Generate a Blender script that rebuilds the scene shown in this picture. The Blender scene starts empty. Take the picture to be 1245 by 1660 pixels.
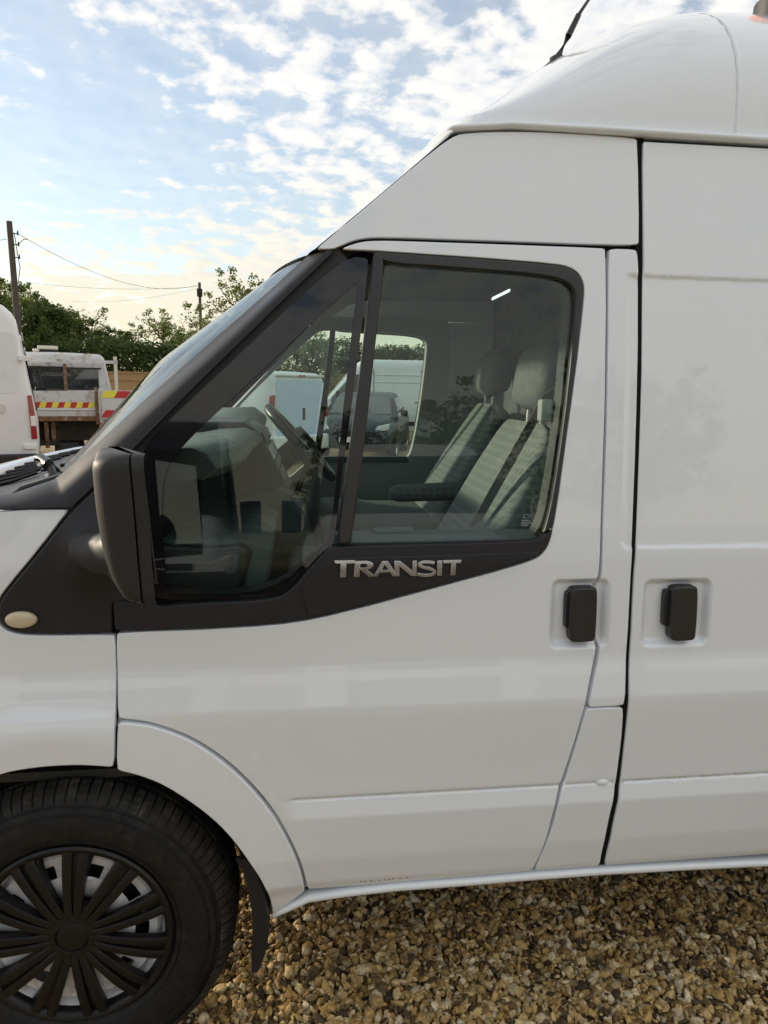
import bpy, bmesh, math, random
import numpy as np
from math import sin, cos, tan, pi, radians, sqrt, exp
from mathutils import Vector, Matrix
from mathutils.geometry import delaunay_2d_cdt

random.seed(7); rng = np.random.default_rng(7)
SC = bpy.context.scene
COL = SC.collection

# ------------------------------------------------------------------ camera
FPX = 1151.0                                  # focal length in pixels of the 1245 x 1660 photograph
YAW, PITCH, ROLL = radians(7.2), radians(9.7), radians(0.8)
CAM = Vector((0, -1.42, 1.53))
fw = Vector((sin(YAW)*cos(PITCH), cos(YAW)*cos(PITCH), -sin(PITCH)))
r0 = Vector((cos(YAW), -sin(YAW), 0)); u0 = r0.cross(fw)
rt = r0*cos(ROLL) + u0*sin(ROLL); up = u0*cos(ROLL) - r0*sin(ROLL)
cd = bpy.data.cameras.new('camera'); cam = bpy.data.objects.new('camera', cd); COL.objects.link(cam)
cam.matrix_world = Matrix(((rt.x, up.x, -fw.x, CAM.x), (rt.y, up.y, -fw.y, CAM.y), (rt.z, up.z, -fw.z, CAM.z), (0, 0, 0, 1)))
cd.sensor_fit = 'VERTICAL'; cd.sensor_height = 36; cd.lens = FPX/1660*36
cd.clip_start = 0.02; cd.clip_end = 3000
SC.camera = cam

# ------------------------------------------------------------------ world, sun, exposure
SUN_AZ, SUN_EL = radians(-57), radians(14)     # azimuth measured from +Y, negative towards -X
W = bpy.data.worlds.new('World'); SC.world = W; W.use_nodes = True
nt = W.node_tree; N = nt.nodes; L = nt.links; N.clear()
def wn(t, **k):
    n = N.new(t)
    for a, b in k.items(): setattr(n, a, b)
    return n
def wmath(op, a, b=None, c=None, clamp=False):
    n = N.new('ShaderNodeMath'); n.operation = op; n.use_clamp = clamp
    for i, x in enumerate((a, b, c)):
        if x is None: continue
        if hasattr(x, 'links'): L.new(x, n.inputs[i])
        else: n.inputs[i].default_value = x
    return n.outputs[0]
def wmix(f, a, b):
    n = N.new('ShaderNodeMix'); n.data_type = 'RGBA'
    for s, x in ((n.inputs[0], f), (n.inputs[6], a), (n.inputs[7], b)):
        if hasattr(x, 'links'): L.new(x, s)
        else: s.default_value = x if not isinstance(x, tuple) else (*x, 1)
    return n.outputs[2]
sky = wn('ShaderNodeTexSky', sky_type='NISHITA', sun_disc=False, sun_elevation=SUN_EL, sun_rotation=SUN_AZ, dust_density=0.4, ozone_density=1.8)
tc = wn('ShaderNodeTexCoord'); sep = wn('ShaderNodeSeparateXYZ'); L.new(tc.outputs['Generated'], sep.inputs[0])
zc = wmath('MAXIMUM', sep.outputs[2], 0.0)
den = wmath('ADD', zc, 0.20)
cmb = wn('ShaderNodeCombineXYZ')
L.new(wmath('DIVIDE', sep.outputs[0], den), cmb.inputs[0]); L.new(wmath('DIVIDE', sep.outputs[1], den), cmb.inputs[1])
def wnoise(scale, detail, rough, dist=0.0, off=(0, 0, 0)):
    m = wn('ShaderNodeMapping'); m.inputs['Location'].default_value = off
    L.new(cmb.outputs[0], m.inputs[0])
    n = wn('ShaderNodeTexNoise'); L.new(m.outputs[0], n.inputs['Vector'])
    n.inputs['Scale'].default_value = scale; n.inputs['Detail'].default_value = detail
    n.inputs['Roughness'].default_value = rough; n.inputs['Distortion'].default_value = dist
    return n.outputs[0]
big = wnoise(0.95, 3, 0.5, 0.25, (3.1, 1.7, 0))
cel = wnoise(10.5, 5, 0.52, 0.10, (0.4, 0.2, 2))
cel2 = wnoise(10.5, 5, 0.52, 0.10, (0.4-.030, 0.2+.023, 2))
fin = wnoise(28.0, 4, 0.6, 0.2, (1, 5, 4))
d = wmath('ADD', wmath('MULTIPLY', big, 1.15), wmath('ADD', wmath('MULTIPLY', cel, 1.05), wmath('MULTIPLY', fin, 0.22)))
sp2 = wn('ShaderNodeSeparateXYZ'); L.new(cmb.outputs[0], sp2.inputs[0])
bank = wmath('MINIMUM', wmath('MAXIMUM', wmath('ADD', wmath('MULTIPLY', sp2.outputs[0], .12), .055), -.025), .17)   # a bank of cloud thins out towards -x
lowb = wn('ShaderNodeMapRange', interpolation_type='SMOOTHSTEP'); L.new(zc, lowb.inputs[0]); lowb.inputs[1].default_value = .08; lowb.inputs[2].default_value = .40; lowb.inputs[3].default_value = .085; lowb.inputs[4].default_value = 0.0
d = wmath('ADD', wmath('ADD', d, bank), lowb.outputs[0])
mr = wn('ShaderNodeMapRange', interpolation_type='SMOOTHSTEP'); L.new(d, mr.inputs[0])
mr.inputs[1].default_value = 1.02; mr.inputs[2].default_value = 1.33
cov = mr.outputs[0]
# thin high veil so that the blue is milky
veil = wmath('ADD', wmath('MULTIPLY', wnoise(0.9, 5, 0.6, 0.6, (7, 2, 1)), 0.58), 0.0)
cov2 = wmath('MAXIMUM', wmath('MULTIPLY', cov, 0.93), veil)
# thick cores are a little greyer than the bright rims
mr2 = wn('ShaderNodeMapRange', interpolation_type='SMOOTHSTEP'); L.new(d, mr2.inputs[0])
mr2.inputs[1].default_value = 1.32; mr2.inputs[2].default_value = 1.75
CLOUD_LIT, CLOUD_CORE = (4.35, 4.20, 3.92), (3.15, 3.28, 3.52)
rel = wmath('ADD', wmath('MULTIPLY', wmath('SUBTRACT', cel2, cel), 2.6), 0.35, clamp=True)
ccol = wmix(wmath('MAXIMUM', wmath('MULTIPLY', mr2.outputs[0], .6), rel), CLOUD_LIT, CLOUD_CORE)
# towards the horizon the layer is seen edge on and takes the warm evening light
hz = wn('ShaderNodeMapRange', interpolation_type='SMOOTHSTEP'); L.new(zc, hz.inputs[0])
hz.inputs[1].default_value = 0.0; hz.inputs[2].default_value = 0.34; hz.inputs[3].default_value = 1.0; hz.inputs[4].default_value = 0.0
ccol = wmix(hz.outputs[0], ccol, (3.75, 3.35, 2.45))
skyb = wmix(0.0, sky.outputs[0], (1, 1, 1))
skym = N.new('ShaderNodeVectorMath'); skym.operation = 'MULTIPLY'; L.new(skyb, skym.inputs[0]); skym.inputs[1].default_value = (0.90, 0.83, 0.76)
outc = wmix(cov2, skym.outputs[0], ccol)
bg = wn('ShaderNodeBackground'); bg.inputs['Strength'].default_value = 0.13
L.new(outc, bg.inputs[0]); wo = wn('ShaderNodeOutputWorld'); L.new(bg.outputs[0], wo.inputs[0])

sd = bpy.data.lights.new('sun', 'SUN'); sd.energy = 2.0; sd.angle = radians(3.0); sd.color = (1.0, 0.86, 0.66)
so = bpy.data.objects.new('sun', sd); COL.objects.link(so)
sdir = Vector((sin(SUN_AZ)*cos(SUN_EL), cos(SUN_AZ)*cos(SUN_EL), sin(SUN_EL)))
so.rotation_euler = sdir.to_track_quat('Z', 'Y').to_euler()
SC.view_settings.view_transform = 'Standard'; SC.view_settings.look = 'None'
SC.view_settings.exposure = 1.0; SC.view_settings.gamma = 1.0; SC.view_settings.use_curve_mapping = False
SC.cycles.max_bounces = 8; SC.cycles.transparent_max_bounces = 24; SC.cycles.diffuse_bounces = 4
SC.cycles.glossy_bounces = 5; SC.cycles.caustics_reflective = False; SC.cycles.caustics_refractive = False
SC.cycles.sample_clamp_indirect = 6

# ------------------------------------------------------------------ materials
MATS = {}
def mat(name, col, rough=0.5, metal=0.0, coat=0.0, coat_rough=0.05, var=0.0, vscale=8.0, bump=0.0, bscale=60.0, bdist=0.002, spec=0.5, dirt=None, emit=None, island=0.0, trans=0.0):
    m = bpy.data.materials.new(name); m.use_nodes = True; MATS[name] = m
    t = m.node_tree; n = t.nodes; l = t.links; p = n['Principled BSDF']
    p.inputs['Base Color'].default_value = (*col, 1); p.inputs['Roughness'].default_value = rough
    p.inputs['Metallic'].default_value = metal; p.inputs['Coat Weight'].default_value = coat
    p.inputs['Coat Roughness'].default_value = coat_rough; p.inputs['Specular IOR Level'].default_value = spec
    tcn = n.new('ShaderNodeTexCoord')
    def noise(sc, det=4, ro=0.55):
        x = n.new('ShaderNodeTexNoise'); l.new(tcn.outputs['Object'], x.inputs['Vector'])
        x.inputs['Scale'].default_value = sc; x.inputs['Detail'].default_value = det; x.inputs['Roughness'].default_value = ro
        return x.outputs[0]
    cs = None
    if var or island:
        mm = n.new('ShaderNodeMapRange')
        if island:
            g = n.new('ShaderNodeNewGeometry'); l.new(g.outputs['Random Per Island'], mm.inputs[0])
            k = island
        else:
            l.new(noise(vscale), mm.inputs[0]); mm.inputs[1].default_value = .3; mm.inputs[2].default_value = .7; k = var
        mm.inputs[3].default_value = 1-k; mm.inputs[4].default_value = 1+k
        v = n.new('ShaderNodeVectorMath'); v.operation = 'MULTIPLY'; v.inputs[0].default_value = col; l.new(mm.outputs[0], v.inputs[1])
        cs = v.outputs[0]
    if dirt:                                   # (colour, amount, scale): stains with a shape of their own
        dc, am, ds = dirt
        mm = n.new('ShaderNodeMapRange'); l.new(noise(ds, 7, .65), mm.inputs[0]); mm.inputs[1].default_value = .52; mm.inputs[2].default_value = .72
        mm.inputs[4].default_value = am
        mx = n.new('ShaderNodeMix'); mx.data_type = 'RGBA'; l.new(mm.outputs[0], mx.inputs[0])
        if cs: l.new(cs, mx.inputs[6])
        else: mx.inputs[6].default_value = (*col, 1)
        mx.inputs[7].default_value = (*dc, 1); cs = mx.outputs[2]
    if cs: l.new(cs, p.inputs['Base Color'])
    if var and not island:
        mm = n.new('ShaderNodeMapRange'); l.new(noise(vscale*1.7), mm.inputs[0]); mm.inputs[1].default_value = .3; mm.inputs[2].default_value = .7
        mm.inputs[3].default_value = max(.03, rough*(1-.25)); mm.inputs[4].default_value = min(1, rough*1.25); l.new(mm.outputs[0], p.inputs['Roughness'])
    if bump:
        b = n.new('ShaderNodeBump'); b.inputs['Strength'].default_value = bump; b.inputs['Distance'].default_value = bdist
        l.new(noise(bscale), b.inputs['Height']); l.new(b.outputs[0], p.inputs['Normal'])
    if emit:
        p.inputs['Emission Color'].default_value = (*emit[0], 1); p.inputs['Emission Strength'].default_value = emit[1]
    if trans:
        tr = n.new('ShaderNodeBsdfTranslucent'); ms = n.new('ShaderNodeMixShader'); ms.inputs[0].default_value = trans
        if cs: l.new(cs, tr.inputs[0])
        else: tr.inputs[0].default_value = (*col, 1)
        l.new(p.outputs[0], ms.inputs[1]); l.new(tr.outputs[0], ms.inputs[2]); l.new(ms.outputs[0], n['Material Output'].inputs[0])
    return m
def glass_mat(name, tint, f0=0.04, rough=0.0):
    """thin pane: clear transmission plus a mirror reflection that grows with the angle"""
    m = bpy.data.materials.new(name); m.use_nodes = True; MATS[name] = m
    t = m.node_tree; n = t.nodes; l = t.links; n.clear()
    g = n.new('ShaderNodeNewGeometry'); dt = n.new('ShaderNodeVectorMath'); dt.operation = 'DOT_PRODUCT'
    l.new(g.outputs['Normal'], dt.inputs[0]); l.new(g.outputs['Incoming'], dt.inputs[1])
    def mth(op, a, b=None):
        q = n.new('ShaderNodeMath'); q.operation = op
        for i, x in enumerate((a, b)):
            if x is None: continue
            if hasattr(x, 'links'): l.new(x, q.inputs[i])
            else: q.inputs[i].default_value = x
        return q.outputs[0]
    c = mth('MINIMUM', mth('ABSOLUTE', dt.outputs['Value']), 1.0)
    f = mth('ADD', mth('MULTIPLY', mth('POWER', mth('SUBTRACT', 1.0, c), 5.0), 1-f0), f0)
    tr = n.new('ShaderNodeBsdfTransparent'); tr.inputs[0].default_value = (*tint, 1)
    gl = n.new('ShaderNodeBsdfGlossy'); gl.inputs['Roughness'].default_value = rough
    ms = n.new('ShaderNodeMixShader'); l.new(f, ms.inputs[0]); l.new(tr.outputs[0], ms.inputs[1]); l.new(gl.outputs[0], ms.inputs[2])
    o = n.new('ShaderNodeOutputMaterial'); l.new(ms.outputs[0], o.inputs[0])
    return m
M = MATS
mat('white_paint', (.80, .84, .89), .30, coat=1.0, coat_rough=.02, bump=.014, bscale=90, bdist=.001)
mat('gap_black', (.006, .006, .006), .8, spec=.2)
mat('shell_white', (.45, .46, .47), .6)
mat('black_plastic', (.0185, .018, .0215), .46, spec=.34, var=.10, vscale=5, bump=.10, bscale=900, bdist=.0004)
mat('mirror_plastic', (.021, .0205, .0205), .58, spec=.35, var=.12, vscale=6, bump=.10, bscale=900, bdist=.0004)
mat('black_satin', (.020, .020, .022), .38, var=.08)
mat('rubber_seal', (.012, .012, .013), .55)
mat('ceramic_band', (.008, .008, .010), .03)
mat('tyre_rubber', (.010, .010, .011), .62, spec=.3, var=.2, vscale=18, bump=.25, bscale=180, bdist=.0006, dirt=((.06, .05, .038), .35, 30))
mat('tread_rubber', (.022, .021, .020), .75, var=.3, vscale=25, bump=.3, bscale=200, bdist=.0008, spec=.3, dirt=((.11, .095, .072), .65, 22))
mat('hubcap_black', (.007, .007, .008), .38, spec=.35, var=.1, vscale=20)
mat('rim_silver', (.84, .84, .86), .34, metal=.1, var=.05, dirt=((.10, .08, .06), .6, 26))
mat('brake_dark', (.02, .018, .016), .7)
mat('underbody', (.008, .008, .008), .9)
mat('chrome', (.50, .50, .50), .20, metal=1.0, var=.04)
mat('indicator_lens', (.62, .52, .36), .22, coat=.6, var=.06, vscale=60, dirt=((.34, .26, .14), .5, 60))
mat('amber_lens', (.75, .20, .03), .25, coat=.8)
mat('dash_grey', (.15, .17, .162), .62, var=.06, vscale=12, bump=.15, bscale=500, bdist=.0004)
mat('dash_teal', (.060, .085, .092), .60, var=.06, vscale=12, bump=.15, bscale=500, bdist=.0004)
mat('dash_dark', (.022, .024, .026), .5)
mat('headliner', (.20, .20, .195), .9, var=.05)
mat('bulkhead_grey', (.085, .088, .098), .75, var=.05)
mat('trim_grey', (.34, .36, .35), .6)
mat('seat_grey', (.13, .138, .138), .92, var=.08, vscale=30, bump=.3, bscale=400, bdist=.0008)
mat('lamp_white', (.9, .9, .9), .4, emit=((.86, .93, 1.0), .75))
mat('belt_grey', (.17, .17, .165), .8)
glass_mat('cab_glass', (.87, .93, .91), .029)
glass_mat('windscreen_glass', (.88, .95, .92), .050)
mat('dark_glass', (.018, .022, .024), .05, coat=1, coat_rough=.02)
mat('mirror_glass', (.9, .9, .9), .01, metal=1)
# chequered seat cloth
def seat_cloth():
    m = mat('seat_cloth', (.27, .285, .275), .95, bump=.3, bscale=500, bdist=.0008)
    t = m.node_tree; n = t.nodes; l = t.links
    tcn = n.new('ShaderNodeTexCoord'); mp = n.new('ShaderNodeMapping'); l.new(tcn.outputs['Object'], mp.inputs[0])
    mp.inputs['Rotation'].default_value = (0, 0, 0); mp.inputs['Scale'].default_value = (38, 46, 46)
    sp = n.new('ShaderNodeSeparateXYZ'); l.new(mp.outputs[0], sp.inputs[0])
    def fr(o):
        a = n.new('ShaderNodeMath'); a.operation = 'FRACT'; l.new(o, a.inputs[0])
        b = n.new('ShaderNodeMath'); b.operation = 'SUBTRACT'; l.new(a.outputs[0], b.inputs[0]); b.inputs[1].default_value = .5
        c = n.new('ShaderNodeMath'); c.operation = 'ABSOLUTE'; l.new(b.outputs[0], c.inputs[0]); return c.outputs[0]
    mxn = n.new('ShaderNodeMath'); mxn.operation = 'MAXIMUM'; ax = n.new('ShaderNodeMath'); ax.operation = 'ADD'; l.new(sp.outputs[0], ax.inputs[0]); l.new(sp.outputs[1], ax.inputs[1]); l.new(fr(ax.outputs[0]), mxn.inputs[0]); l.new(fr(sp.outputs[2]), mxn.inputs[1])
    mr_ = n.new('ShaderNodeMapRange'); l.new(mxn.outputs[0], mr_.inputs[0]); mr_.inputs[1].default_value = .27; mr_.inputs[2].default_value = .33
    mx = n.new('ShaderNodeMix'); mx.data_type = 'RGBA'; l.new(mr_.outputs[0], mx.inputs[0]); mx.inputs[6].default_value = (.165, .175, .17, 1); mx.inputs[7].default_value = (.215, .23, .22, 1)
    l.new(mx.outputs[2], n['Principled BSDF'].inputs['Base Color'])
seat_cloth()
# background
mat('far_white', (.74, .75, .77), .38, coat=.5, var=.02, vscale=1.0, dirt=((.42, .38, .32), .22, 2.2))
mat('far_white_bluesheen', (.48, .60, .78), .38, coat=.5, var=.02)  # white tailgate with its bluish reflection put into the base colour
mat('far_dark', (.018, .022, .034), .42, coat=.15, spec=.3)
mat('tail_red', (.30, .010, .014), .18, coat=.8)
mat('lens_clear', (.75, .76, .78), .12, coat=1)
mat('plate_yellow', (.75, .55, .08), .5)
mat('plate_white', (.8, .8, .78), .5)
mat('chev_red', (.52, .022, .032), .4, dirt=((.25, .10, .06), .3, 8))
mat('chev_yellow', (.80, .74, .06), .4, dirt=((.45, .34, .12), .3, 8))
mat('rusty_white', (.62, .62, .61), .55, dirt=((.24, .11, .045), .95, 5))
mat('rust', (.19, .095, .045), .85, var=.3, vscale=12, dirt=((.52, .48, .40), .7, 9))
mat('chassis', (.022, .019, .016), .8, dirt=((.13, .06, .03), .7, 5))
mat('mesh_black', (.015, .015, .016), .6)
mat('cream_plastic', (.62, .60, .50), .5)
mat('fence_wood', (.40, .26, .12), .85, var=.16, vscale=3, dirt=((.22, .15, .08), .4, 4))
mat('pole_wood', (.085, .072, .060), .9, var=.2, vscale=6, bump=.4, bscale=30, bdist=.01)
mat('wire_black', (.02, .02, .022), .6)
mat('ceramic_white', (.6, .6, .58), .3)
mat('bark', (.075, .055, .040), .9, var=.25, vscale=6)
mat('leaf_mid', (.120, .168, .038), .55, island=.40, trans=.6)
mat('leaf_dark', (.085, .128, .030), .55, island=.38, trans=.58)
mat('leaf_light', (.14, .175, .045), .55, island=.36, trans=.6)

# ------------------------------------------------------------------ object helpers
def link(o, parent=None, label=None, cat=None, group=None, kind=None):
    COL.objects.link(o)
    if parent: o.parent = parent
    for k, v in (('label', label), ('category', cat), ('group', group), ('kind', kind)):
        if v: o[k] = v
    return o
def empty(name, loc=(0, 0, 0), rz=0, **k):
    o = bpy.data.objects.new(name, None); o.location = loc; o.rotation_euler = (0, 0, rz); o.empty_display_size = .2
    return link(o, **k)
def meshobj(name, verts, faces, mt, parent=None, smooth=None, bevel=None, bseg=2, normals=None, **k):
    me = bpy.data.meshes.new(name); me.from_pydata([tuple(v) for v in verts], [], faces)
    for m in (mt if isinstance(mt, list) else [mt]): me.materials.append(MATS[m])
    me.update()
    if smooth is not None:
        me.polygons.foreach_set('use_smooth', [True]*len(me.polygons))
        if smooth < 180: me.set_sharp_from_angle(angle=radians(smooth))
    if normals is not None:
        me.polygons.foreach_set('use_smooth', [True]*len(me.polygons)); me.normals_split_custom_set_from_vertices([tuple(x) for x in normals])
    o = bpy.data.objects.new(name, me)
    if bevel:
        b = o.modifiers.new('bevel', 'BEVEL'); b.width = bevel; b.segments = bseg; b.limit_method = 'ANGLE'; b.angle_limit = radians(35); b.harden_normals = False
    return link(o, parent, **k)
class MB:
    def __init__(s): s.v = []; s.f = []; s.mi = []; s.cur = 0
    def add(s, vs, fs, mi=None):
        b = len(s.v); s.v += [tuple(x) for x in vs]; s.f += [tuple(b+i for i in q) for q in fs]; s.mi += [s.cur if mi is None else mi]*len(fs)
    def box(s, x0, x1, y0, y1, z0, z1):
        s.add([(x, y, z) for x in (x0, x1) for y in (y0, y1) for z in (z0, z1)], [(0, 1, 3, 2), (4, 6, 7, 5), (0, 4, 5, 1), (2, 3, 7, 6), (0, 2, 6, 4), (1, 5, 7, 3)])
    def prism(s, poly, a, b, axis='y'):
        n = len(poly)
        def P(p, t): return (p[0], t, p[1]) if axis == 'y' else ((t, p[0], p[1]) if axis == 'x' else (p[0], p[1], t))
        s.add([P(p, a) for p in poly]+[P(p, b) for p in poly], [tuple(range(n-1, -1, -1)), tuple(range(n, 2*n))]+[(i, (i+1) % n, n+(i+1) % n, n+i) for i in range(n)])
    def loft(s, rings, closed=True, cap=True):
        n = len(rings[0]); vs = [p for r in rings for p in r]; fs = []
        for k in range(len(rings)-1):
            for i in range(n if closed else n-1):
                j = (i+1) % n; fs.append((k*n+i, k*n+j, (k+1)*n+j, (k+1)*n+i))
        if cap and closed: fs += [tuple(range(n-1, -1, -1)), tuple((len(rings)-1)*n+i for i in range(n))]
        s.add(vs, fs)
    def tube(s, path, r, seg=8):
        path = [Vector(p) for p in path]; rr = r if isinstance(r, (list, tuple)) else [r]*len(path); rings = []
        for i, p in enumerate(path):
            t = (path[min(i+1, len(path)-1)]-path[max(i-1, 0)]).normalized()
            a = t.cross(Vector((0, 0, 1)) if abs(t.z) < .9 else Vector((1, 0, 0))).normalized(); b = t.cross(a)
            rings.append([p+(a*cos(2*pi*k/seg)+b*sin(2*pi*k/seg))*rr[i] for k in range(seg)])
        s.loft(rings)
    def lathe(s, prof, c, seg=48, axis='y', a0=0, a1=2*pi):
        full = abs(a1-a0-2*pi) < 1e-6; n = seg if full else seg+1; rings = []
        for k in range(n):
            a = a0+(a1-a0)*k/seg
            if axis == 'y': rings.append([(c[0]+r*cos(a), c[1]+y, c[2]+r*sin(a)) for r, y in prof])
            else: rings.append([(c[0]+r*cos(a), c[1]+r*sin(a), c[2]+y) for r, y in prof])
        if full: rings.append(rings[0])
        s.loft(rings, closed=False, cap=False)
    def build(s, name, mt, parent=None, **k):
        o = meshobj(name, s.v, s.f, mt, parent, **k)
        if isinstance(mt, list): o.data.polygons.foreach_set('material_index', s.mi)
        return o
def rrect(x0, x1, z0, z1, r, n=4):
    out = []
    for cx, cz, a in ((x1-r, z1-r, 0), (x0+r, z1-r, 90), (x0+r, z0+r, 180), (x1-r, z0+r, 270)):
        for k in range(n+1):
            t = radians(a+90*k/n); out.append((cx+r*cos(t), cz+r*sin(t)))
    return out

# ------------------------------------------------------------------ the van's side surface
YC = 0.98                                     # centre plane of the van; the near side stands around y = 0
_pz = np.array([.28, .40, .43, .50, .605, .648, .652, .70, .84, .862, .94, .955, 1.17, 1.22, 1.50, 1.82, 2.02, 2.20])
_py = np.array([.075, .040, .026, .012, .0035, .012, .009, .0075, -.001, -.001, .0150, .0175, .0245, .029, .056, .092, .116, .138])
_tz = np.arange(.25, 2.3, .001); _ty = np.interp(_tz, _pz, _py)
_k = np.exp(-.5*(np.arange(-24, 25)/2.6)**2); _k /= _k.sum(); _ty = np.convolve(np.pad(_ty, 24, mode='edge'), _k, 'valid')
def G0(z): return np.interp(z, _tz, _ty)
def ray(u, v): return fw + rt*((u-622.5)/FPX) - up*((v-830)/FPX)
def at(u, v, y):
    dd = ray(u, v); return CAM + dd*((y-CAM.y)/dd.y)
def xz(u, v, off=0.0):
    y = .02
    for _ in range(6):
        p = at(u, v, y+off); y = float(G0(p.z))
    return (p.x, p.z)
def PX(lst, off=0.0): return [xz(u, v, off) for u, v in lst]
def sst(t): t = np.clip(t, 0, 1); return t*t*(3-2*t)
def sd_rr(x, z, cx, cz, hx, hz_, r):
    qx = np.abs(x-cx)-hx+r; qz = np.abs(z-cz)-hz_+r
    return np.hypot(np.maximum(qx, 0), np.maximum(qz, 0))+np.minimum(np.maximum(qx, qz), 0)-r
FEATS = []
def G(x, z, feats=()):
    x = np.asarray(x, float); z = np.asarray(z, float); y = G0(z).copy()
    for f in feats: y = y+f(x, z)
    return y
def f_recess(px_rect, depth, r=.022, soft=.017):
    (x0, z1), (x1, z0) = xz(*px_rect[:2]), xz(*px_rect[2:])
    cx, cz, hx, hh = (x0+x1)/2, (z0+z1)/2, (x1-x0)/2, (z1-z0)/2
    return lambda x, z: depth*sst(-sd_rr(x, z, cx, cz, hx, hh, r)/soft)
def f_rect(x0, x1, z0, z1, depth, r=.03, soft=.008):
    return lambda x, z: depth*sst(-sd_rr(x, z, (x0+x1)/2, (z0+z1)/2, (x1-x0)/2, (z1-z0)/2, r)/soft)
def f_arch(cx, cz, rin, rout, h):
    def f(x, z):
        rr_ = np.hypot(x-cx, z-cz); return -h*(1-sst((rr_-rin)/(rout-rin)))
    return f
def smooth_poly(P, rmax=.006, it=2, ang=50, closed=True):
    P = [np.array(p, float) for p in P]
    for k in range(it):
        Q = []
        n = len(P)
        for i in range(n):
            a, b, c = P[i-1], P[i], P[(i+1) % n]
            d1, d2 = a-b, c-b; l1, l2 = np.linalg.norm(d1)+1e-12, np.linalg.norm(d2)+1e-12
            cs = -np.dot(d1, d2)/l1/l2; sharp = cs < cos(radians(ang))
            if cs > .9995: Q.append(b); continue
            m1, m2 = (.25, .25) if not sharp else (min(.25, rmax/l1), min(.25, rmax/l2))
            Q += [b+d1*m1, b+d2*m2]
        P = Q
    return P
def densify(P, step):
    out = []
    for i in range(len(P)):
        a, b = P[i], P[(i+1) % len(P)]; n = max(1, int(np.linalg.norm(b-a)/step))
        out += [a+(b-a)*k/n for k in range(n)]
    return out
def inside(P, q):
    P = np.asarray(P); x, y = q[:, 0], q[:, 1]; r = np.zeros(len(q), bool); j = len(P)-1
    for i in range(len(P)):
        c = ((P[i, 1] > y) != (P[j, 1] > y)) & (x < (P[j, 0]-P[i, 0])*(y-P[i, 1])/(P[j, 1]-P[i, 1]+1e-15)+P[i, 0]); r ^= c; j = i
    return r
def area(P): P = np.asarray(P); return .5*np.sum(P[:, 0]*np.roll(P[:, 1], -1)-np.roll(P[:, 0], -1)*P[:, 1])
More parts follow.
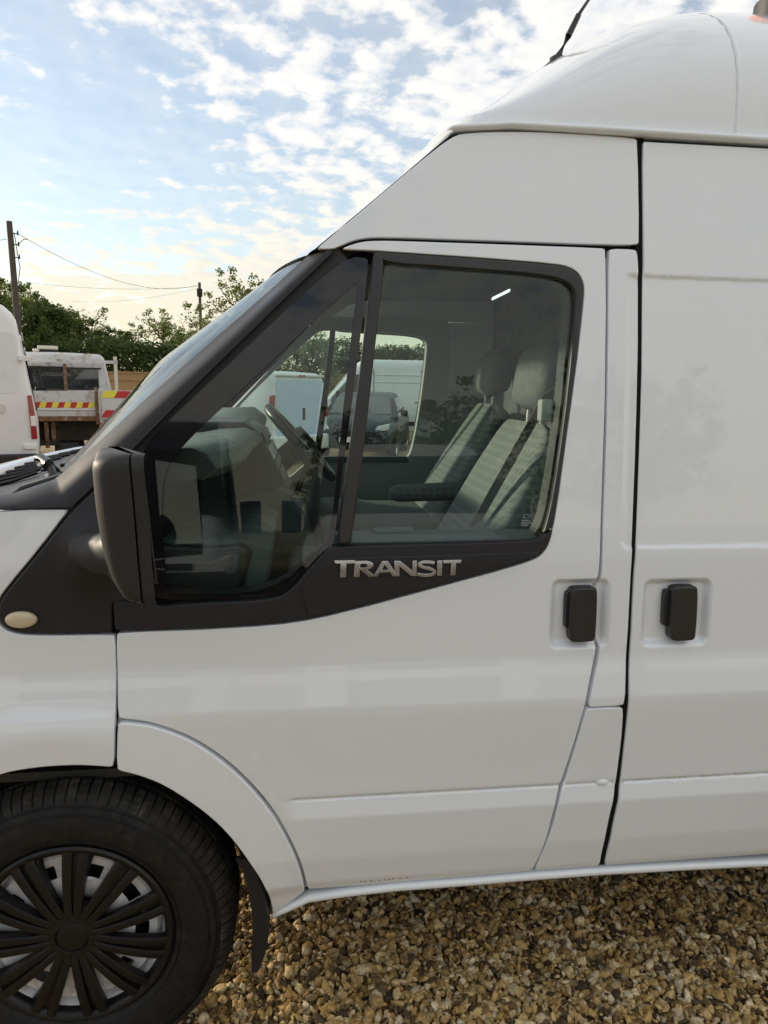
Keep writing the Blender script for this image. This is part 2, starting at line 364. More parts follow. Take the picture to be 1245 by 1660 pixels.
def panel(name, poly, mt, parent=None, off=0.0, flange=.018, rim=.0035, res=.02, feats=(), far=False, back=False, round_=True, rmax=.006, extra=None, **k):
    """a pressed sheet lying on the van's side: outline in metres (x, z), rolled edge and return flange"""
    P = smooth_poly(poly, rmax) if round_ else [np.array(p, float) for p in poly]
    P = densify(P, res)
    Q = [P[0]]
    for p in P[1:]:
        if np.linalg.norm(p-Q[-1]) > .0012: Q.append(p)
    if np.linalg.norm(Q[-1]-Q[0]) < .0012: Q.pop()
    P = np.array(Q)
    if area(P) < 0: P = P[::-1]
    n = len(P)
    e1 = P-np.roll(P, 1, 0); e2 = np.roll(P, -1, 0)-P
    n1 = np.stack([e1[:, 1], -e1[:, 0]], 1); n2 = np.stack([e2[:, 1], -e2[:, 0]], 1)
    n1 /= np.linalg.norm(n1, axis=1, keepdims=True)+1e-12; n2 /= np.linalg.norm(n2, axis=1, keepdims=True)+1e-12
    on = n1+n2; on /= np.linalg.norm(on, axis=1, keepdims=True)+1e-12
    I = P-on*rim
    lo, hi = P.min(0), P.max(0)
    zs = np.arange(lo[1]+res*.5, hi[1], res)
    if extra is not None:                    # keep the even grid clear of the crease rows
        uz, ct = np.unique(np.round(extra[:, 1], 5), return_counts=True); uz = uz[ct > 18]
        if len(uz) < 60: zs = np.array([z for z in zs if np.abs(uz-z).min() > .0052]) if len(uz) else zs
    xs = np.arange(lo[0]+res*.5, hi[0], res)
    gx, gz = np.meshgrid(xs, zs); q = np.stack([gx.ravel(), gz.ravel()], 1)
    if extra is not None: q = np.vstack([q, extra])
    q = q[inside(I, q)]
    if len(q):
        dm = np.full(len(q), 1e9)
        for i in range(0, n): dm = np.minimum(dm, np.abs(q[:, 0]-I[i, 0])+np.abs(q[:, 1]-I[i, 1]))
        q = q[dm > res*.45]
    pts = np.vstack([I, q]) if len(q) else I
    vs, _, fs, ov, _, _ = delaunay_2d_cdt([Vector(p) for p in pts], [], [list(range(n))], 1, 1e-6)
    vx = np.array([v[0] for v in vs]); vz = np.array([v[1] for v in vs])
    def nrm(x, z):
        h = .0015
        gx_ = (G(x+h, z, feats)-G(x-h, z, feats))/2/h; gz_ = (G(x, z+h, feats)-G(x, z-h, feats))/2/h
        nn = np.stack([gx_, -np.ones_like(gx_), gz_], 1); return nn/np.linalg.norm(nn, axis=1, keepdims=True)
    V = np.stack([vx, G(vx, vz, feats)+off, vz], 1); NN = nrm(vx, vz)
    idx = {}
    for i, o_ in enumerate(ov):
        for q_ in o_: idx[q_] = i
    ring0 = [idx[i] for i in range(n)]
    F = []
    for f in fs:
        a = sum(vx[f[i]]*vz[f[(i+1) % len(f)]]-vx[f[(i+1) % len(f)]]*vz[f[i]] for i in range(len(f)))
        F.append(tuple(f) if a > 0 else tuple(f[::-1]))     # (x, z) ccw looks towards -y
    base = len(V)
    g1 = G(I[:, 0], I[:, 1], feats)+off; nf = nrm(I[:, 0], I[:, 1]); o3 = np.stack([on[:, 0], np.zeros(n), on[:, 1]], 1)
    R1 = np.stack([P[:, 0]-on[:, 0]*rim*.3, g1+rim*.3, P[:, 1]-on[:, 1]*rim*.3], 1); N1 = nf*.7+o3*.7
    R2 = np.stack([P[:, 0], g1+rim, P[:, 1]], 1); N2 = nf*.1+o3
    R3 = np.stack([P[:, 0], g1+max(flange, rim*1.1), P[:, 1]], 1); N3 = o3
    V = np.vstack([V, R1, R2, R3]); NN = np.vstack([NN, N1, N2, N3]); NN /= np.linalg.norm(NN, axis=1, keepdims=True)
    rings = [ring0, list(range(base, base+n)), list(range(base+n, base+2*n)), list(range(base+2*n, base+3*n))]
    for a_, b_ in zip(rings[:-1], rings[1:]):
        for i in range(n): j = (i+1) % n; F.append((a_[i], b_[i], b_[j], a_[j]))
    if back:
        b0 = len(V); m0 = base; VB = V[:m0].copy(); VB[:, 1] += flange; V = np.vstack([V, VB]); NN = np.vstack([NN, -NN[:m0]])
        F += [tuple(b0+i for i in f[::-1]) for f in F[:len(fs)]]
        r3 = rings[3]
        F += [(r3[i], b0+ring0[i], b0+ring0[(i+1) % n], r3[(i+1) % n]) for i in range(n)]
    if far:
        V[:, 1] = 2*YC-V[:, 1]; NN[:, 1] *= -1; F = [f[::-1] for f in F]
    # drop degenerate
    return meshobj(name, V, F, mt, parent, normals=NN, **k)
def ribbon(name, path, hw, off, mt, parent, **k):
    """a strip behind a shut line"""
    P = [np.array(p) for p in path]; Lf, Rt = [], []
    for i, p in enumerate(P):
        t = P[min(i+1, len(P)-1)]-P[max(i-1, 0)]; t /= np.linalg.norm(t); nn = np.array([-t[1], t[0]])*hw
        Lf.append(p+nn); Rt.append(p-nn)
    return panel(name, Lf+Rt[::-1], mt, parent, off=off, flange=.004, rim=.001, res=.03, round_=False, **k)

# ------------------------------------------------------------------ ground
def gravel_material():
    m = mat('gravel_ground', (.16, .11, .06), .85); t = m.node_tree; n = t.nodes; l = t.links; p = n['Principled BSDF']
    tcn = n.new('ShaderNodeTexCoord'); vo = n.new('ShaderNodeTexVoronoi'); vo.inputs['Scale'].default_value = 42; l.new(tcn.outputs['Object'], vo.inputs['Vector'])
    cr = n.new('ShaderNodeValToRGB'); e = cr.color_ramp.elements
    sp = n.new('ShaderNodeSeparateColor'); l.new(vo.outputs['Color'], sp.inputs[0]); l.new(sp.outputs[0], cr.inputs[0])
    cols = [(0, (.06, .042, .024)), (.25, (.17, .115, .05)), (.5, (.31, .21, .085)), (.72, (.43, .31, .14)), (.88, (.58, .47, .28)), (1, (.22, .20, .17))]
    e[0].position, e[0].color = cols[0][0], (*cols[0][1], 1); e[1].position, e[1].color = cols[-1][0], (*cols[-1][1], 1)
    for q, c in cols[1:-1]: x = e.new(q); x.color = (*c, 1)
    nz = n.new('ShaderNodeTexNoise'); nz.inputs['Scale'].default_value = .35; nz.inputs['Detail'].default_value = 6; l.new(tcn.outputs['Object'], nz.inputs['Vector'])
    mr_ = n.new('ShaderNodeMapRange'); l.new(nz.outputs[0], mr_.inputs[0]); mr_.inputs[1].default_value = .35; mr_.inputs[2].default_value = .65; mr_.inputs[3].default_value = .65; mr_.inputs[4].default_value = 1.15
    vm = n.new('ShaderNodeVectorMath'); vm.operation = 'MULTIPLY'; l.new(cr.outputs[0], vm.inputs[0]); l.new(mr_.outputs[0], vm.inputs[1]); l.new(vm.outputs[0], p.inputs['Base Color'])
    b = n.new('ShaderNodeBump'); b.invert = True; b.inputs['Strength'].default_value = .8; b.inputs['Distance'].default_value = .012; l.new(vo.outputs['Distance'], b.inputs['Height']); l.new(b.outputs[0], p.inputs['Normal'])
    return m
gravel_material()
def stone_material():
    m = mat('gravel_stone', (.2, .13, .07), .72, spec=.3); t = m.node_tree; n = t.nodes; l = t.links; p = n['Principled BSDF']
    oi = n.new('ShaderNodeObjectInfo'); cr = n.new('ShaderNodeValToRGB'); cr.color_ramp.interpolation = 'LINEAR'; e = cr.color_ramp.elements; l.new(oi.outputs['Random'], cr.inputs[0])
    cols = [(0, (.05, .036, .022)), (.14, (.16, .105, .045)), (.26, (.44, .29, .10)), (.40, (.60, .42, .17)), (.50, (.30, .17, .055)), (.62, (.70, .54, .27)), (.74, (.48, .29, .09)), (.84, (.80, .67, .43)), (.93, (.31, .235, .13)), (1, (.84, .73, .50))]
    e[0].position, e[0].color = cols[0][0], (*cols[0][1], 1); e[1].position, e[1].color = cols[-1][0], (*cols[-1][1], 1)
    for q, c in cols[1:-1]: x = e.new(q); x.color = (*c, 1)
    tcn = n.new('ShaderNodeTexCoord'); nz = n.new('ShaderNodeTexNoise'); nz.inputs['Scale'].default_value = 1.6; nz.inputs['Detail'].default_value = 6; l.new(tcn.outputs['Object'], nz.inputs['Vector'])
    ad = n.new('ShaderNodeVectorMath'); ad.operation = 'ADD'; l.new(tcn.outputs['Object'], ad.inputs[0])
    cx = n.new('ShaderNodeCombineXYZ'); ml = n.new('ShaderNodeMath'); ml.operation = 'MULTIPLY'; ml.inputs[1].default_value = 91; l.new(oi.outputs['Random'], ml.inputs[0])
    for i in range(3): l.new(ml.outputs[0], cx.inputs[i])
    geo = n.new('ShaderNodeNewGeometry'); sc_ = n.new('ShaderNodeVectorMath'); sc_.operation = 'MULTIPLY'; sc_.inputs[1].default_value = (70, 70, 70); l.new(geo.outputs['Position'], sc_.inputs[0])
    l.new(sc_.outputs[0], nz.inputs['Vector'])
    mr_ = n.new('ShaderNodeMapRange'); l.new(nz.outputs[0], mr_.inputs[0]); mr_.inputs[1].default_value = .3; mr_.inputs[2].default_value = .7; mr_.inputs[3].default_value = .62; mr_.inputs[4].default_value = 1.3
    vm = n.new('ShaderNodeVectorMath'); vm.operation = 'MULTIPLY'; l.new(cr.outputs[0], vm.inputs[0]); l.new(mr_.outputs[0], vm.inputs[1]); l.new(vm.outputs[0], p.inputs['Base Color'])
    b = n.new('ShaderNodeBump'); b.inputs['Strength'].default_value = .35; b.inputs['Distance'].default_value = .003; l.new(nz.outputs[0], b.inputs['Height']); l.new(b.outputs[0], p.inputs['Normal'])
stone_material()
MB_ = MB(); S_ = 400.0
MB_.add([(-S_, -S_, 0), (S_, -S_, 0), (S_, S_, 0), (-S_, S_, 0)], [(0, 1, 2, 3)])
ground = MB_.build('ground', 'gravel_ground', kind='structure')

def gravel_patch(name, x0, x1, y0, y1, density, seed, zl=0.0):
    me = bpy.data.meshes.new(name); me.from_pydata([(x0, y0, zl), (x1, y0, zl), (x1, y1, zl), (x0, y1, zl)], [], [(0, 1, 2, 3)])
    o = bpy.data.objects.new(name, me); link(o, kind='stuff')
    g = bpy.data.node_groups.new(name, 'GeometryNodeTree')
    g.interface.new_socket('Geometry', in_out='INPUT', socket_type='NodeSocketGeometry'); g.interface.new_socket('Geometry', in_out='OUTPUT', socket_type='NodeSocketGeometry')
    n = g.nodes; l = g.links; gi = n.new('NodeGroupInput'); go = n.new('NodeGroupOutput')
    dp = n.new('GeometryNodeDistributePointsOnFaces'); dp.inputs['Density'].default_value = density; dp.inputs['Seed'].default_value = seed
    l.new(gi.outputs[0], dp.inputs[0])
    jn = n.new('GeometryNodeGeometryToInstance')
    for k in range(12):
        ic = n.new('GeometryNodeMeshIcoSphere'); ic.inputs['Radius'].default_value = 1; ic.inputs['Subdivisions'].default_value = 2
        sp = n.new('GeometryNodeSetPosition'); nz = n.new('ShaderNodeTexNoise'); nz.noise_dimensions = '4D'
        nz.inputs['Scale'].default_value = .9; nz.inputs['Detail'].default_value = 1.5; nz.inputs['W'].default_value = k*3.7+1
        pos = n.new('GeometryNodeInputPosition'); sb = n.new('ShaderNodeVectorMath'); sb.operation = 'SUBTRACT'; sb.inputs[1].default_value = (.5, .5, .5)
        l.new(pos.outputs[0], nz.inputs['Vector']); l.new(nz.outputs['Color'], sb.inputs[0])
        sc_ = n.new('ShaderNodeVectorMath'); sc_.operation = 'SCALE'; sc_.inputs['Scale'].default_value = 2.5; l.new(sb.outputs[0], sc_.inputs[0])
        l.new(ic.outputs[0], sp.inputs[0]); l.new(sc_.outputs[0], sp.inputs['Offset'])
        src = sp.outputs[0]
        if k % 2:
            ss = n.new('GeometryNodeSetShadeSmooth'); ss.inputs['Shade Smooth'].default_value = (True); l.new(src, ss.inputs[0]); src = ss.outputs[0]
        else:
            ss = n.new('GeometryNodeSetShadeSmooth'); ss.inputs['Shade Smooth'].default_value = False; l.new(src, ss.inputs[0]); src = ss.outputs[0]
        l.new(src, jn.inputs[0])
    sm = n.new('GeometryNodeSetMaterial'); sm.inputs['Material'].default_value = MATS['gravel_stone']
    ip = n.new('GeometryNodeInstanceOnPoints'); l.new(dp.outputs['Points'], ip.inputs['Points']); l.new(jn.outputs[0], ip.inputs['Instance'])
    ip.inputs['Pick Instance'].default_value = True
    def rv(typ, a, b, sd):
        r = n.new('FunctionNodeRandomValue'); r.data_type = typ
        if typ == 'FLOAT_VECTOR': r.inputs[0].default_value = a; r.inputs[1].default_value = b; out = r.outputs[0]
        elif typ == 'FLOAT': r.inputs[2].default_value = a; r.inputs[3].default_value = b; out = r.outputs[1]
        else: r.inputs[4].default_value = a; r.inputs[5].default_value = b; out = r.outputs[2]
        r.inputs['Seed'].default_value = sd; return out
    l.new(rv('INT', 0, 11, seed+1), ip.inputs['Instance Index'])
    l.new(rv('FLOAT_VECTOR', (-1.0, -1.0, 0), (1.0, 1.0, 6.28), seed+2), ip.inputs['Rotation'])
    vs = n.new('ShaderNodeVectorMath'); vs.operation = 'SCALE'; l.new(rv('FLOAT_VECTOR', (.8, .55, .32), (1.35, 1.0, .62), seed+3), vs.inputs[0])
    pw = n.new('ShaderNodeMath'); pw.operation = 'POWER'; l.new(rv('FLOAT', 0, 1, seed+4), pw.inputs[0]); pw.inputs[1].default_value = 2.0
    ma = n.new('ShaderNodeMath'); ma.operation = 'MULTIPLY_ADD'; l.new(pw.outputs[0], ma.inputs[0]); ma.inputs[1].default_value = .0105; ma.inputs[2].default_value = .0062
    l.new(ma.outputs[0], vs.inputs['Scale']); l.new(vs.outputs[0], ip.inputs['Scale'])
    st = n.new('GeometryNodeSetPosition'); l.new(dp.outputs['Points'], st.inputs[0]); l.new(rv('FLOAT_VECTOR', (0, 0, .001), (0, 0, .014), seed+5), st.inputs['Offset']); l.new(st.outputs[0], ip.inputs['Points'])
    l.new(ip.outputs[0], sm.inputs[0]); l.new(sm.outputs[0], go.inputs[0])
    md = o.modifiers.new('stones', 'NODES'); md.node_group = g
    o.data.materials.append(MATS['gravel_stone'])
    return o
gravel_patch('gravel', -1.6, 2.4, -.4, 1.3, 8600, 3, .002)
gravel_patch('gravel', -2.4, 3.2, -2.6, -.4, 5000, 33, .002)

# ------------------------------------------------------------------ the white van
van = empty('parked_van', (0, 0, 0), label='large white high roof van in the foreground with black door mirror', cat='van')
HUB = (-.494, .0, .336); TR = .348
# features of the pressings
zB0, zB1 = 1.193, 1.785
x_gapS = xz(1041, 600)[0]
FD = [f_recess((893, 938, 985, 1051), .016)]
FS = [f_recess((1043, 938, 1149, 1047), .016), f_rect(x_gapS-.30, 4.6, zB0, zB1, .0038, .004, .010)]
FP = [f_rect(xz(1013, 700)[0]-.004, 5, zB0, zB1, .0038, .016, .009), f_recess((893, 938, 985, 1051), .016)]
def f_groove(x, z): return .0042*np.exp(-((z-.648)/.0026)**2)
xg0 = xz(470, 1298)[0]
def f_groove_door(x, z): return f_groove(x, z)*sst((x-xg0)/.012)
def f_flat(x, z):                             # in front of the pressed line the skin runs through smoothly
    return (np.interp(z, [.43, .50, .84, .9], [.026, .016, -.001, G0(.9)])-G0(z))*(1-sst((x-xg0+.03)/.05))*((z > .43)&(z < .84))
def fine(px, step):
    (x0, z1), (x1, z0) = xz(*px[:2]), xz(*px[2:]); gx, gz = np.meshgrid(np.arange(x0, x1, step), np.arange(z0, z1, step)); return np.stack([gx.ravel(), gz.ravel()], 1)
CR = (.598, .602, .606, .611, .855, .859, .863, .868, .933, .937, .941, .945, .949, .954, .959)
def rows(zs, x0, x1, step=.012): return np.array([(x, z) for z in zs for x in np.arange(x0, x1, step)])
FD += [f_groove_door, f_flat]; FS.append(f_groove)
FW = [f_arch(HUB[0], HUB[2]+.03, .455, .535, .014)]
FA = [f_arch(HUB[0]-.02, HUB[2]+.02, .40, .60, .012), f_flat]

front_door = panel('front_door', PX([(551, 404), (575, 394), (605, 389), (700, 392), (820, 396), (980, 402), (982, 408), (983, 500), (981, 650), (976, 800), (973, 900), (971, 934), (964, 945), (964, 1030), (968, 1046), (962, 1075), (953, 1120), (944, 1160), (928, 1215), (906, 1279), (900, 1305), (889, 1350), (874, 1390), (861, 1412), (680, 1427), (499, 1442), (491, 1405), (475, 1368), (449, 1322), (417, 1278), (372, 1234), (317, 1197), (271, 1179), (235, 1169), (191, 1165), (190, 1100), (188, 1026),
    (330, 1021), (480, 1012), (600, 982), (700, 955), (800, 928), (868, 908), (884, 893), (892, 870), (897, 855), (906, 800), (921, 690), (936, 580), (947, 480), (947, 460), (939, 443), (926, 434), (905, 428), (780, 418), (660, 410), (600, 406), (570, 405)]), 'white_paint', van, feats=FD, res=.012, rim=.0028, extra=np.vstack([fine((886, 931, 985, 1058), .0042), np.vstack([rows((.640, .6445, .648, .6515, .656), -.04, .64), rows(CR, -.36, .66)])]))
pillar_panel = panel('pillar_panel', PX([(987, 403), (1033, 404), (1036, 440), (1036, 560), (1031, 750), (1023, 930), (1017, 1050), (1012, 1144), (953, 1147), (961, 1112), (969, 1076), (973, 1050), (969, 1034), (969, 950), (976, 938), (978, 850), (983, 720), (986, 550)]), 'white_paint', van, feats=FP, res=.009, rim=.0025, extra=rows(CR, .6, .75))
lower_pillar = panel('lower_pillar_panel', PX([(951, 1149), (1011, 1147), (1008, 1200), (998, 1270), (990, 1315), (977, 1375), (971, 1404), (866, 1411), (880, 1380), (895, 1345), (905, 1305), (911, 1280), (932, 1215)]), 'white_paint', van, feats=[f_groove], res=.012, rim=.0025, extra=rows((.640, .6445, .648, .6515, .656)+CR, .55, .72))
xr = 2.05; zs_bot = xz(978, 1404)[1]; zs_top = 2.062
sliding_door = panel('sliding_door', PX([(1042, 228), (1044, 430), (1043, 446), (1042, 600), (1037, 760), (1032, 892), (1028, 935), (1023, 1050), (1020, 1100), (1016, 1180), (1006, 1275), (998, 1320), (984, 1385), (980, 1403)])+[(xr, zs_bot+.003), (xr, zs_top)], 'white_paint', van, feats=FS, res=.014, rim=.0022, extra=np.vstack([fine((1036, 930, 1156, 1054), .0042), rows((zB0-.004, zB0, zB0+.0025, zB0+.005, zB0+.0075, zB0+.010, zB0+.014, zB1+.004, zB1, zB1-.0025, zB1-.005, zB1-.0075, zB1-.010, zB1-.014, .640, .6445, .648, .6515, .656)+CR, .70, 2.04)]))
rear_panel = panel('rear_side_panel', [(2.058, .44), (2.36, .44), (2.40, .62), (2.52, .74), (2.80, .80), (3.08, .74), (3.20, .62), (3.24, .44), (4.40, .44), (4.40, zs_top), (2.058, zs_top)], 'white_paint', van, feats=[f_rect(1.5, 4.3, zB0, zB1, .005, .03, .006)], res=.03)
xg = xz(188, 1100)[0]
front_wing = panel('front_wing', PX([(186, 1029), (188, 1100), (187, 1170), (187, 1239), (165, 1237), (122, 1235), (60, 1239), (0, 1250)])+[(-.72, .705), (-.80, .63), (-.86, .53), (-.885, .42), (-1.00, .42), (-1.18, .66), (-1.24, .85), (-1.10, 1.16), (-.95, 1.235)]+PX([(0, 826), (112, 826), (60, 894), (8, 956), (-5, 975), (-8, 1000), (0, 1016), (18, 1027), (60, 1031)]), 'white_paint', van, feats=FW, res=.014, extra=rows(CR, -1.2, -.36))
wheel_arch = panel('wheel_arch', PX([(191, 1170), (235, 1174), (271, 1184), (315, 1202), (369, 1239), (413, 1282), (445, 1326), (471, 1371), (487, 1408), (495, 1444), (442, 1478), (438, 1450), (425, 1425), (405, 1396), (372, 1352), (332, 1310), (272, 1270), (230, 1253), (191, 1244)]), 'white_paint', van, feats=FA, res=.012)
upper_panel = panel('upper_panel', PX([(735, 219), (760, 215), (800, 213), (860, 213), (950, 217), (1034, 224), (1037, 397), (983, 397), (820, 391), (700, 387), (605, 384), (573, 389), (549, 400), (540, 404), (512, 404), (600, 330), (680, 262)]), 'white_paint', van, res=.016, rim=.0025)
# shut lines: what one sees in the gaps
ribbon('door_seal', PX([(1038, 222), (1040, 430), (1039, 600), (1033, 760), (1027, 900), (1019, 1060), (1013, 1180), (1001, 1275), (986, 1345), (974, 1405)]), .011, .0065, 'gap_black', van)
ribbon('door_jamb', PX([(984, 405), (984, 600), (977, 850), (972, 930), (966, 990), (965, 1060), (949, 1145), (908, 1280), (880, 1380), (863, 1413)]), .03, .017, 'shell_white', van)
ribbon('door_jamb', PX([(188, 1027), (189, 1100), (189, 1242)]), .03, .017, 'gap_black', van)
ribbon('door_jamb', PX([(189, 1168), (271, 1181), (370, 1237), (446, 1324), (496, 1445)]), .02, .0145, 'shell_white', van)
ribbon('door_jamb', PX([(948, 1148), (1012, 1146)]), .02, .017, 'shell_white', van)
ribbon('roof_rail_seal', PX([(540, 408), (572, 391), (605, 387), (700, 389), (820, 393), (985, 399), (1034, 400)]), .022, .015, 'gap_black', van)
ribbon('pillar_seal', PX([(556, 408), (480, 474), (400, 553), (300, 652), (222, 727), (165, 783), (118, 828), (62, 896), (6, 965), (-8, 990)]), .022, .0135, 'rubber_seal', van)
# sill lip under the doors
sp_ = PX([(442, 1478), (470, 1466), (500, 1452), (560, 1443), (640, 1434), (760, 1425), (866, 1416), (975, 1408), (1100, 1401), (1245, 1394)])
zl = sp_[-1][1]; path = [np.array(p) for p in sp_]+[np.array((4.4, zl))]
sec = [(.030, .004), (.014, .004), (.006, .001), (.003, -.005), (.004, -.011), (.010, -.017), (.030, -.019), (.10, -.012)]
mb = MB(); mb.loft([[(p[0], float(G0(p[1]))+s_[0]-.012, p[1]+s_[1]) for s_ in sec] for p in path], closed=False, cap=False)
mb.build('sill', 'white_paint', van, smooth=60)
for k in range(9):
    cu, cv = 585+k*9.2+3*sin(k*5), 1429.5-k*.85; cxp, czp = xz(cu, cv); mb = MB(); q_ = [(cxp+.0035*(.6+.5*sin(k*3+a))*cos(a), czp+.0016*sin(a)) for a in np.linspace(0, 2*pi, 8, endpoint=False)]
    mb.loft([[(x, float(G0(z))-.0006, z) for x, z in q_], [(x, float(G0(z))+.003, z) for x, z in q_]]); mb.build('rust_chip', 'rust', front_door)
# a body bump on the lower pillar panel (fuel flap stop)
bx, bz = xz(977, 1268); mb = MB(); rr_ = []
for t in np.linspace(0, pi/2, 6): rr_.append([(bx+.017*cos(t)*cos(a), float(G0(bz))+.003-.008*sin(t), bz+.010*cos(t)*sin(a)) for a in np.linspace(0, 2*pi, 20, endpoint=False)])
mb.loft(rr_); mb.build('door_stop', 'white_paint', van, smooth=80)
# underbody, inner shell and a drain pipe
mb = MB(); mb.box(-.05, 4.35, .16, 1.80, .46, .52); mb.box(-.9, 0, .35, 1.6, .35, .5); mb.tube([(.4, .9, .40), (3.6, .9, .40)], .04); mb.build('underbody', 'underbody', van)
mb = MB(); mb.tube([(.80, .13, .44), (.80, .12, .37), (.803, .11, .318)], [.016, .015, .013], 12); mb.build('drain_pipe', 'black_plastic', van, smooth=50)
mb = MB()                                      # wheel housing
mb.lathe([(.385, .05), (.385, .36), (.05, .36)], (HUB[0], 0, HUB[2]+.045), 40, a0=radians(-10), a1=radians(190)); mb.build('wheel_housing', 'gap_black', van, smooth=60)

# ---- windows
DSEAL = PX([(545, 405), (600, 407), (660, 411), (780, 419), (905, 429), (925, 435), (938, 444), (945, 460), (945, 480), (934, 580), (919, 690), (904, 800), (895, 856)])
main_glass_px = [(624, 426), (700, 430), (780, 436), (860, 442), (905, 449), (924, 458), (933, 472), (934, 490), (929, 560), (915, 690), (897, 810), (885, 858), (880, 868), (868, 874), (700, 878), (568, 881), (585, 760), (604, 600), (616, 490)]
frame_out = [(600, 407), (660, 411), (780, 419), (905, 429), (925, 435), (938, 444), (946, 460), (946, 480), (935, 580), (920, 690), (905, 800), (896, 856)]
frame_in = [(879, 866), (884, 856), (896, 808), (914, 688), (928, 558), (933, 490), (932, 473), (923, 460), (904, 451), (860, 444), (780, 438), (700, 432), (622, 427)]
window_frame = panel('window_frame', PX(frame_out+frame_in, ), 'black_satin', front_door, off=-.002, flange=.016, rim=.004, res=.012)
door_window = panel('door_window', PX(main_glass_px), 'cab_glass', front_door, off=.010, flange=.004, rim=.001, res=.03, back=True)
mat('glass_print', (.30, .33, .32), .6)
gx0, gz0 = xz(856, 838); mb = MB()
def gbar(x0, x1, z0, z1): mb.add([(x, float(G0(z))+.0092, z) for x, z in ((x0, z0), (x1, z0), (x1, z1), (x0, z1))], [(0, 1, 2, 3)])
for k in range(14): a = 2*pi*k/14; b_ = 2*pi*(k+1)/14; q_ = [(gx0+.0085*s_*cos(t_), gz0+.0042*s_*sin(t_)) for s_, t_ in ((1, a), (1, b_), (.82, b_), (.82, a))]; mb.add([(x, float(G0(z))+.0092, z) for x, z in q_], [(0, 1, 2, 3)])
for r__, n_ in ((0, 5), (1, 6), (2, 4)):
    for k in range(n_): gbar(gx0-.011+.004*k, gx0-.0085+.004*k, gz0-.011-.005*r__, gz0-.008-.005*r__)
mb.build('glass_mark', 'glass_print', door_window, kind='stuff')
divider = panel('window_divider', PX([(604, 411), (614, 409), (624, 421), (615, 500), (604, 600), (586, 760), (569, 882), (546, 882), (562, 760), (584, 600), (598, 480)]), 'black_satin', front_door, off=-.006, flange=.022, rim=.006, res=.012)
quarter_px = [(560, 415), (598, 418), (592, 480), (578, 600), (556, 760), (541, 884), (527, 890), (498, 921), (468, 956), (441, 970), (275, 974), (245, 968), (236, 860), (231, 775), (228, 730), (262, 692), (350, 610), (450, 515)]
quarter_window = panel('quarter_window', PX(quarter_px), 'cab_glass', front_door, off=.006, flange=.004, rim=.001, res=.03, back=True)
# printed black band round the quarter light, just inside the pane
qi = [(581, 453), (568, 560), (556, 670), (546, 770), (535, 876), (522, 886), (494, 916), (464, 951), (440, 963), (290, 967), (275, 962), (268, 940), (264, 880), (262, 820), (264, 785), (272, 757), (284, 737), (320, 698), (400, 624), (500, 528)]
_qo = PX(quarter_px); _qi = smooth_poly(PX(qi), .01)
def ring_panel(name, outer, inner, mt, parent, off, **k):
    O = densify(smooth_poly(outer, .006), .012); I = densify(_qi if inner is None else inner, .012); pts = [Vector(p) for p in O]+[Vector(p) for p in I]; no = len(O)
    vs, _, fs, *_r = delaunay_2d_cdt(pts, [], [list(range(no)), list(range(no, len(pts)))], 1, 1e-6)
    cen = []; I2 = np.array([tuple(p) for p in I])
    V = [(v[0], float(G0(v[1]))+off, v[1]) for v in vs]
    keep = [f for f in fs if not inside(I2, np.array([[sum(vs[i][0] for i in f)/len(f), sum(vs[i][1] for i in f)/len(f)]]))[0]]
    b = len(V); V2 = [(x, y+.0015, z) for x, y, z in V]
    return meshobj(name, V+V2, [tuple(f) for f in keep]+[tuple(b+i for i in f[::-1]) for f in keep], mt, parent, smooth=180, **k)
ring_panel('glass_border', _qo, None, 'ceramic_band', front_door, .0036)
mb = MB(); 
# black lower trim with the name badge
trim_px = [(186, 1023), (184, 990), (183, 972), (246, 978), (262, 984), (300, 978), (441, 973), (470, 958), (500, 923), (529, 891), (545, 885), (700, 881), (868, 877), (884, 866), (896, 857), (893, 872), (886, 890), (868, 905), (800, 925), (700, 952), (600, 979), (480, 1009), (330, 1018)]
fT = [f_rect(xz(500, 950)[0]-.5, 1, 1.0, xz(700, 899)[1], -.004, .01, .006)]
window_trim = panel('window_trim', PX(trim_px), 'black_plastic', front_door, off=-.004, flange=.018, rim=.004, res=.012)
tr2 = panel('trim_step', PX([(486, 955), (517, 917), (534, 907), (560, 902), (700, 899), (872, 893), (872, 901), (800, 923), (700, 950), (600, 977), (500, 1001)]), 'black_plastic', front_door, off=-.0068, flange=.0055, rim=.0030, res=.014)
# wing trim: black triangle carrying the mirror and the indicator
FB = [lambda x, z: -.040*np.exp(-(((x-xz(152, 893)[0])/.045)**2+((z-xz(152, 893)[1])/.06)**2))]
wing_trim = panel('wing_trim', PX([(183, 1026), (182, 975), (246, 975), (240, 860), (233, 770), (226, 733), (216, 734), (160, 787), (119, 826), (64, 894), (12, 957), (0, 975), (-4, 997), (4, 1013), (20, 1024), (60, 1028)]), 'black_plastic', van, off=-.004, flange=.02, rim=.006, res=.012, feats=FB)
ix, iz = xz(36, 1003); mb = MB(); R_ = []
for t in np.linspace(0, pi/2, 8): R_.append([(ix+.031*cos(t)**.6*cos(a), float(G0(iz))-.005-.010*sin(t), iz+.0175*cos(t)**.6*sin(a)) for a in np.linspace(0, 2*pi, 32, endpoint=False)])
mb.loft(R_); mb.build('indicator_lens', 'indicator_lens', wing_trim, smooth=60)
mb = MB(); mb.loft([[(ix+rx*cos(a), float(G0(iz))-y_, iz+rz_*sin(a)) for a in np.linspace(0, 2*pi, 32, endpoint=False)] for rx, rz_, y_ in ((.035, .021, .003), (.0345, .0205, .0065), (.032, .0183, .0065))], cap=False); mb.build('indicator_surround', 'rubber_seal', wing_trim, smooth=50)

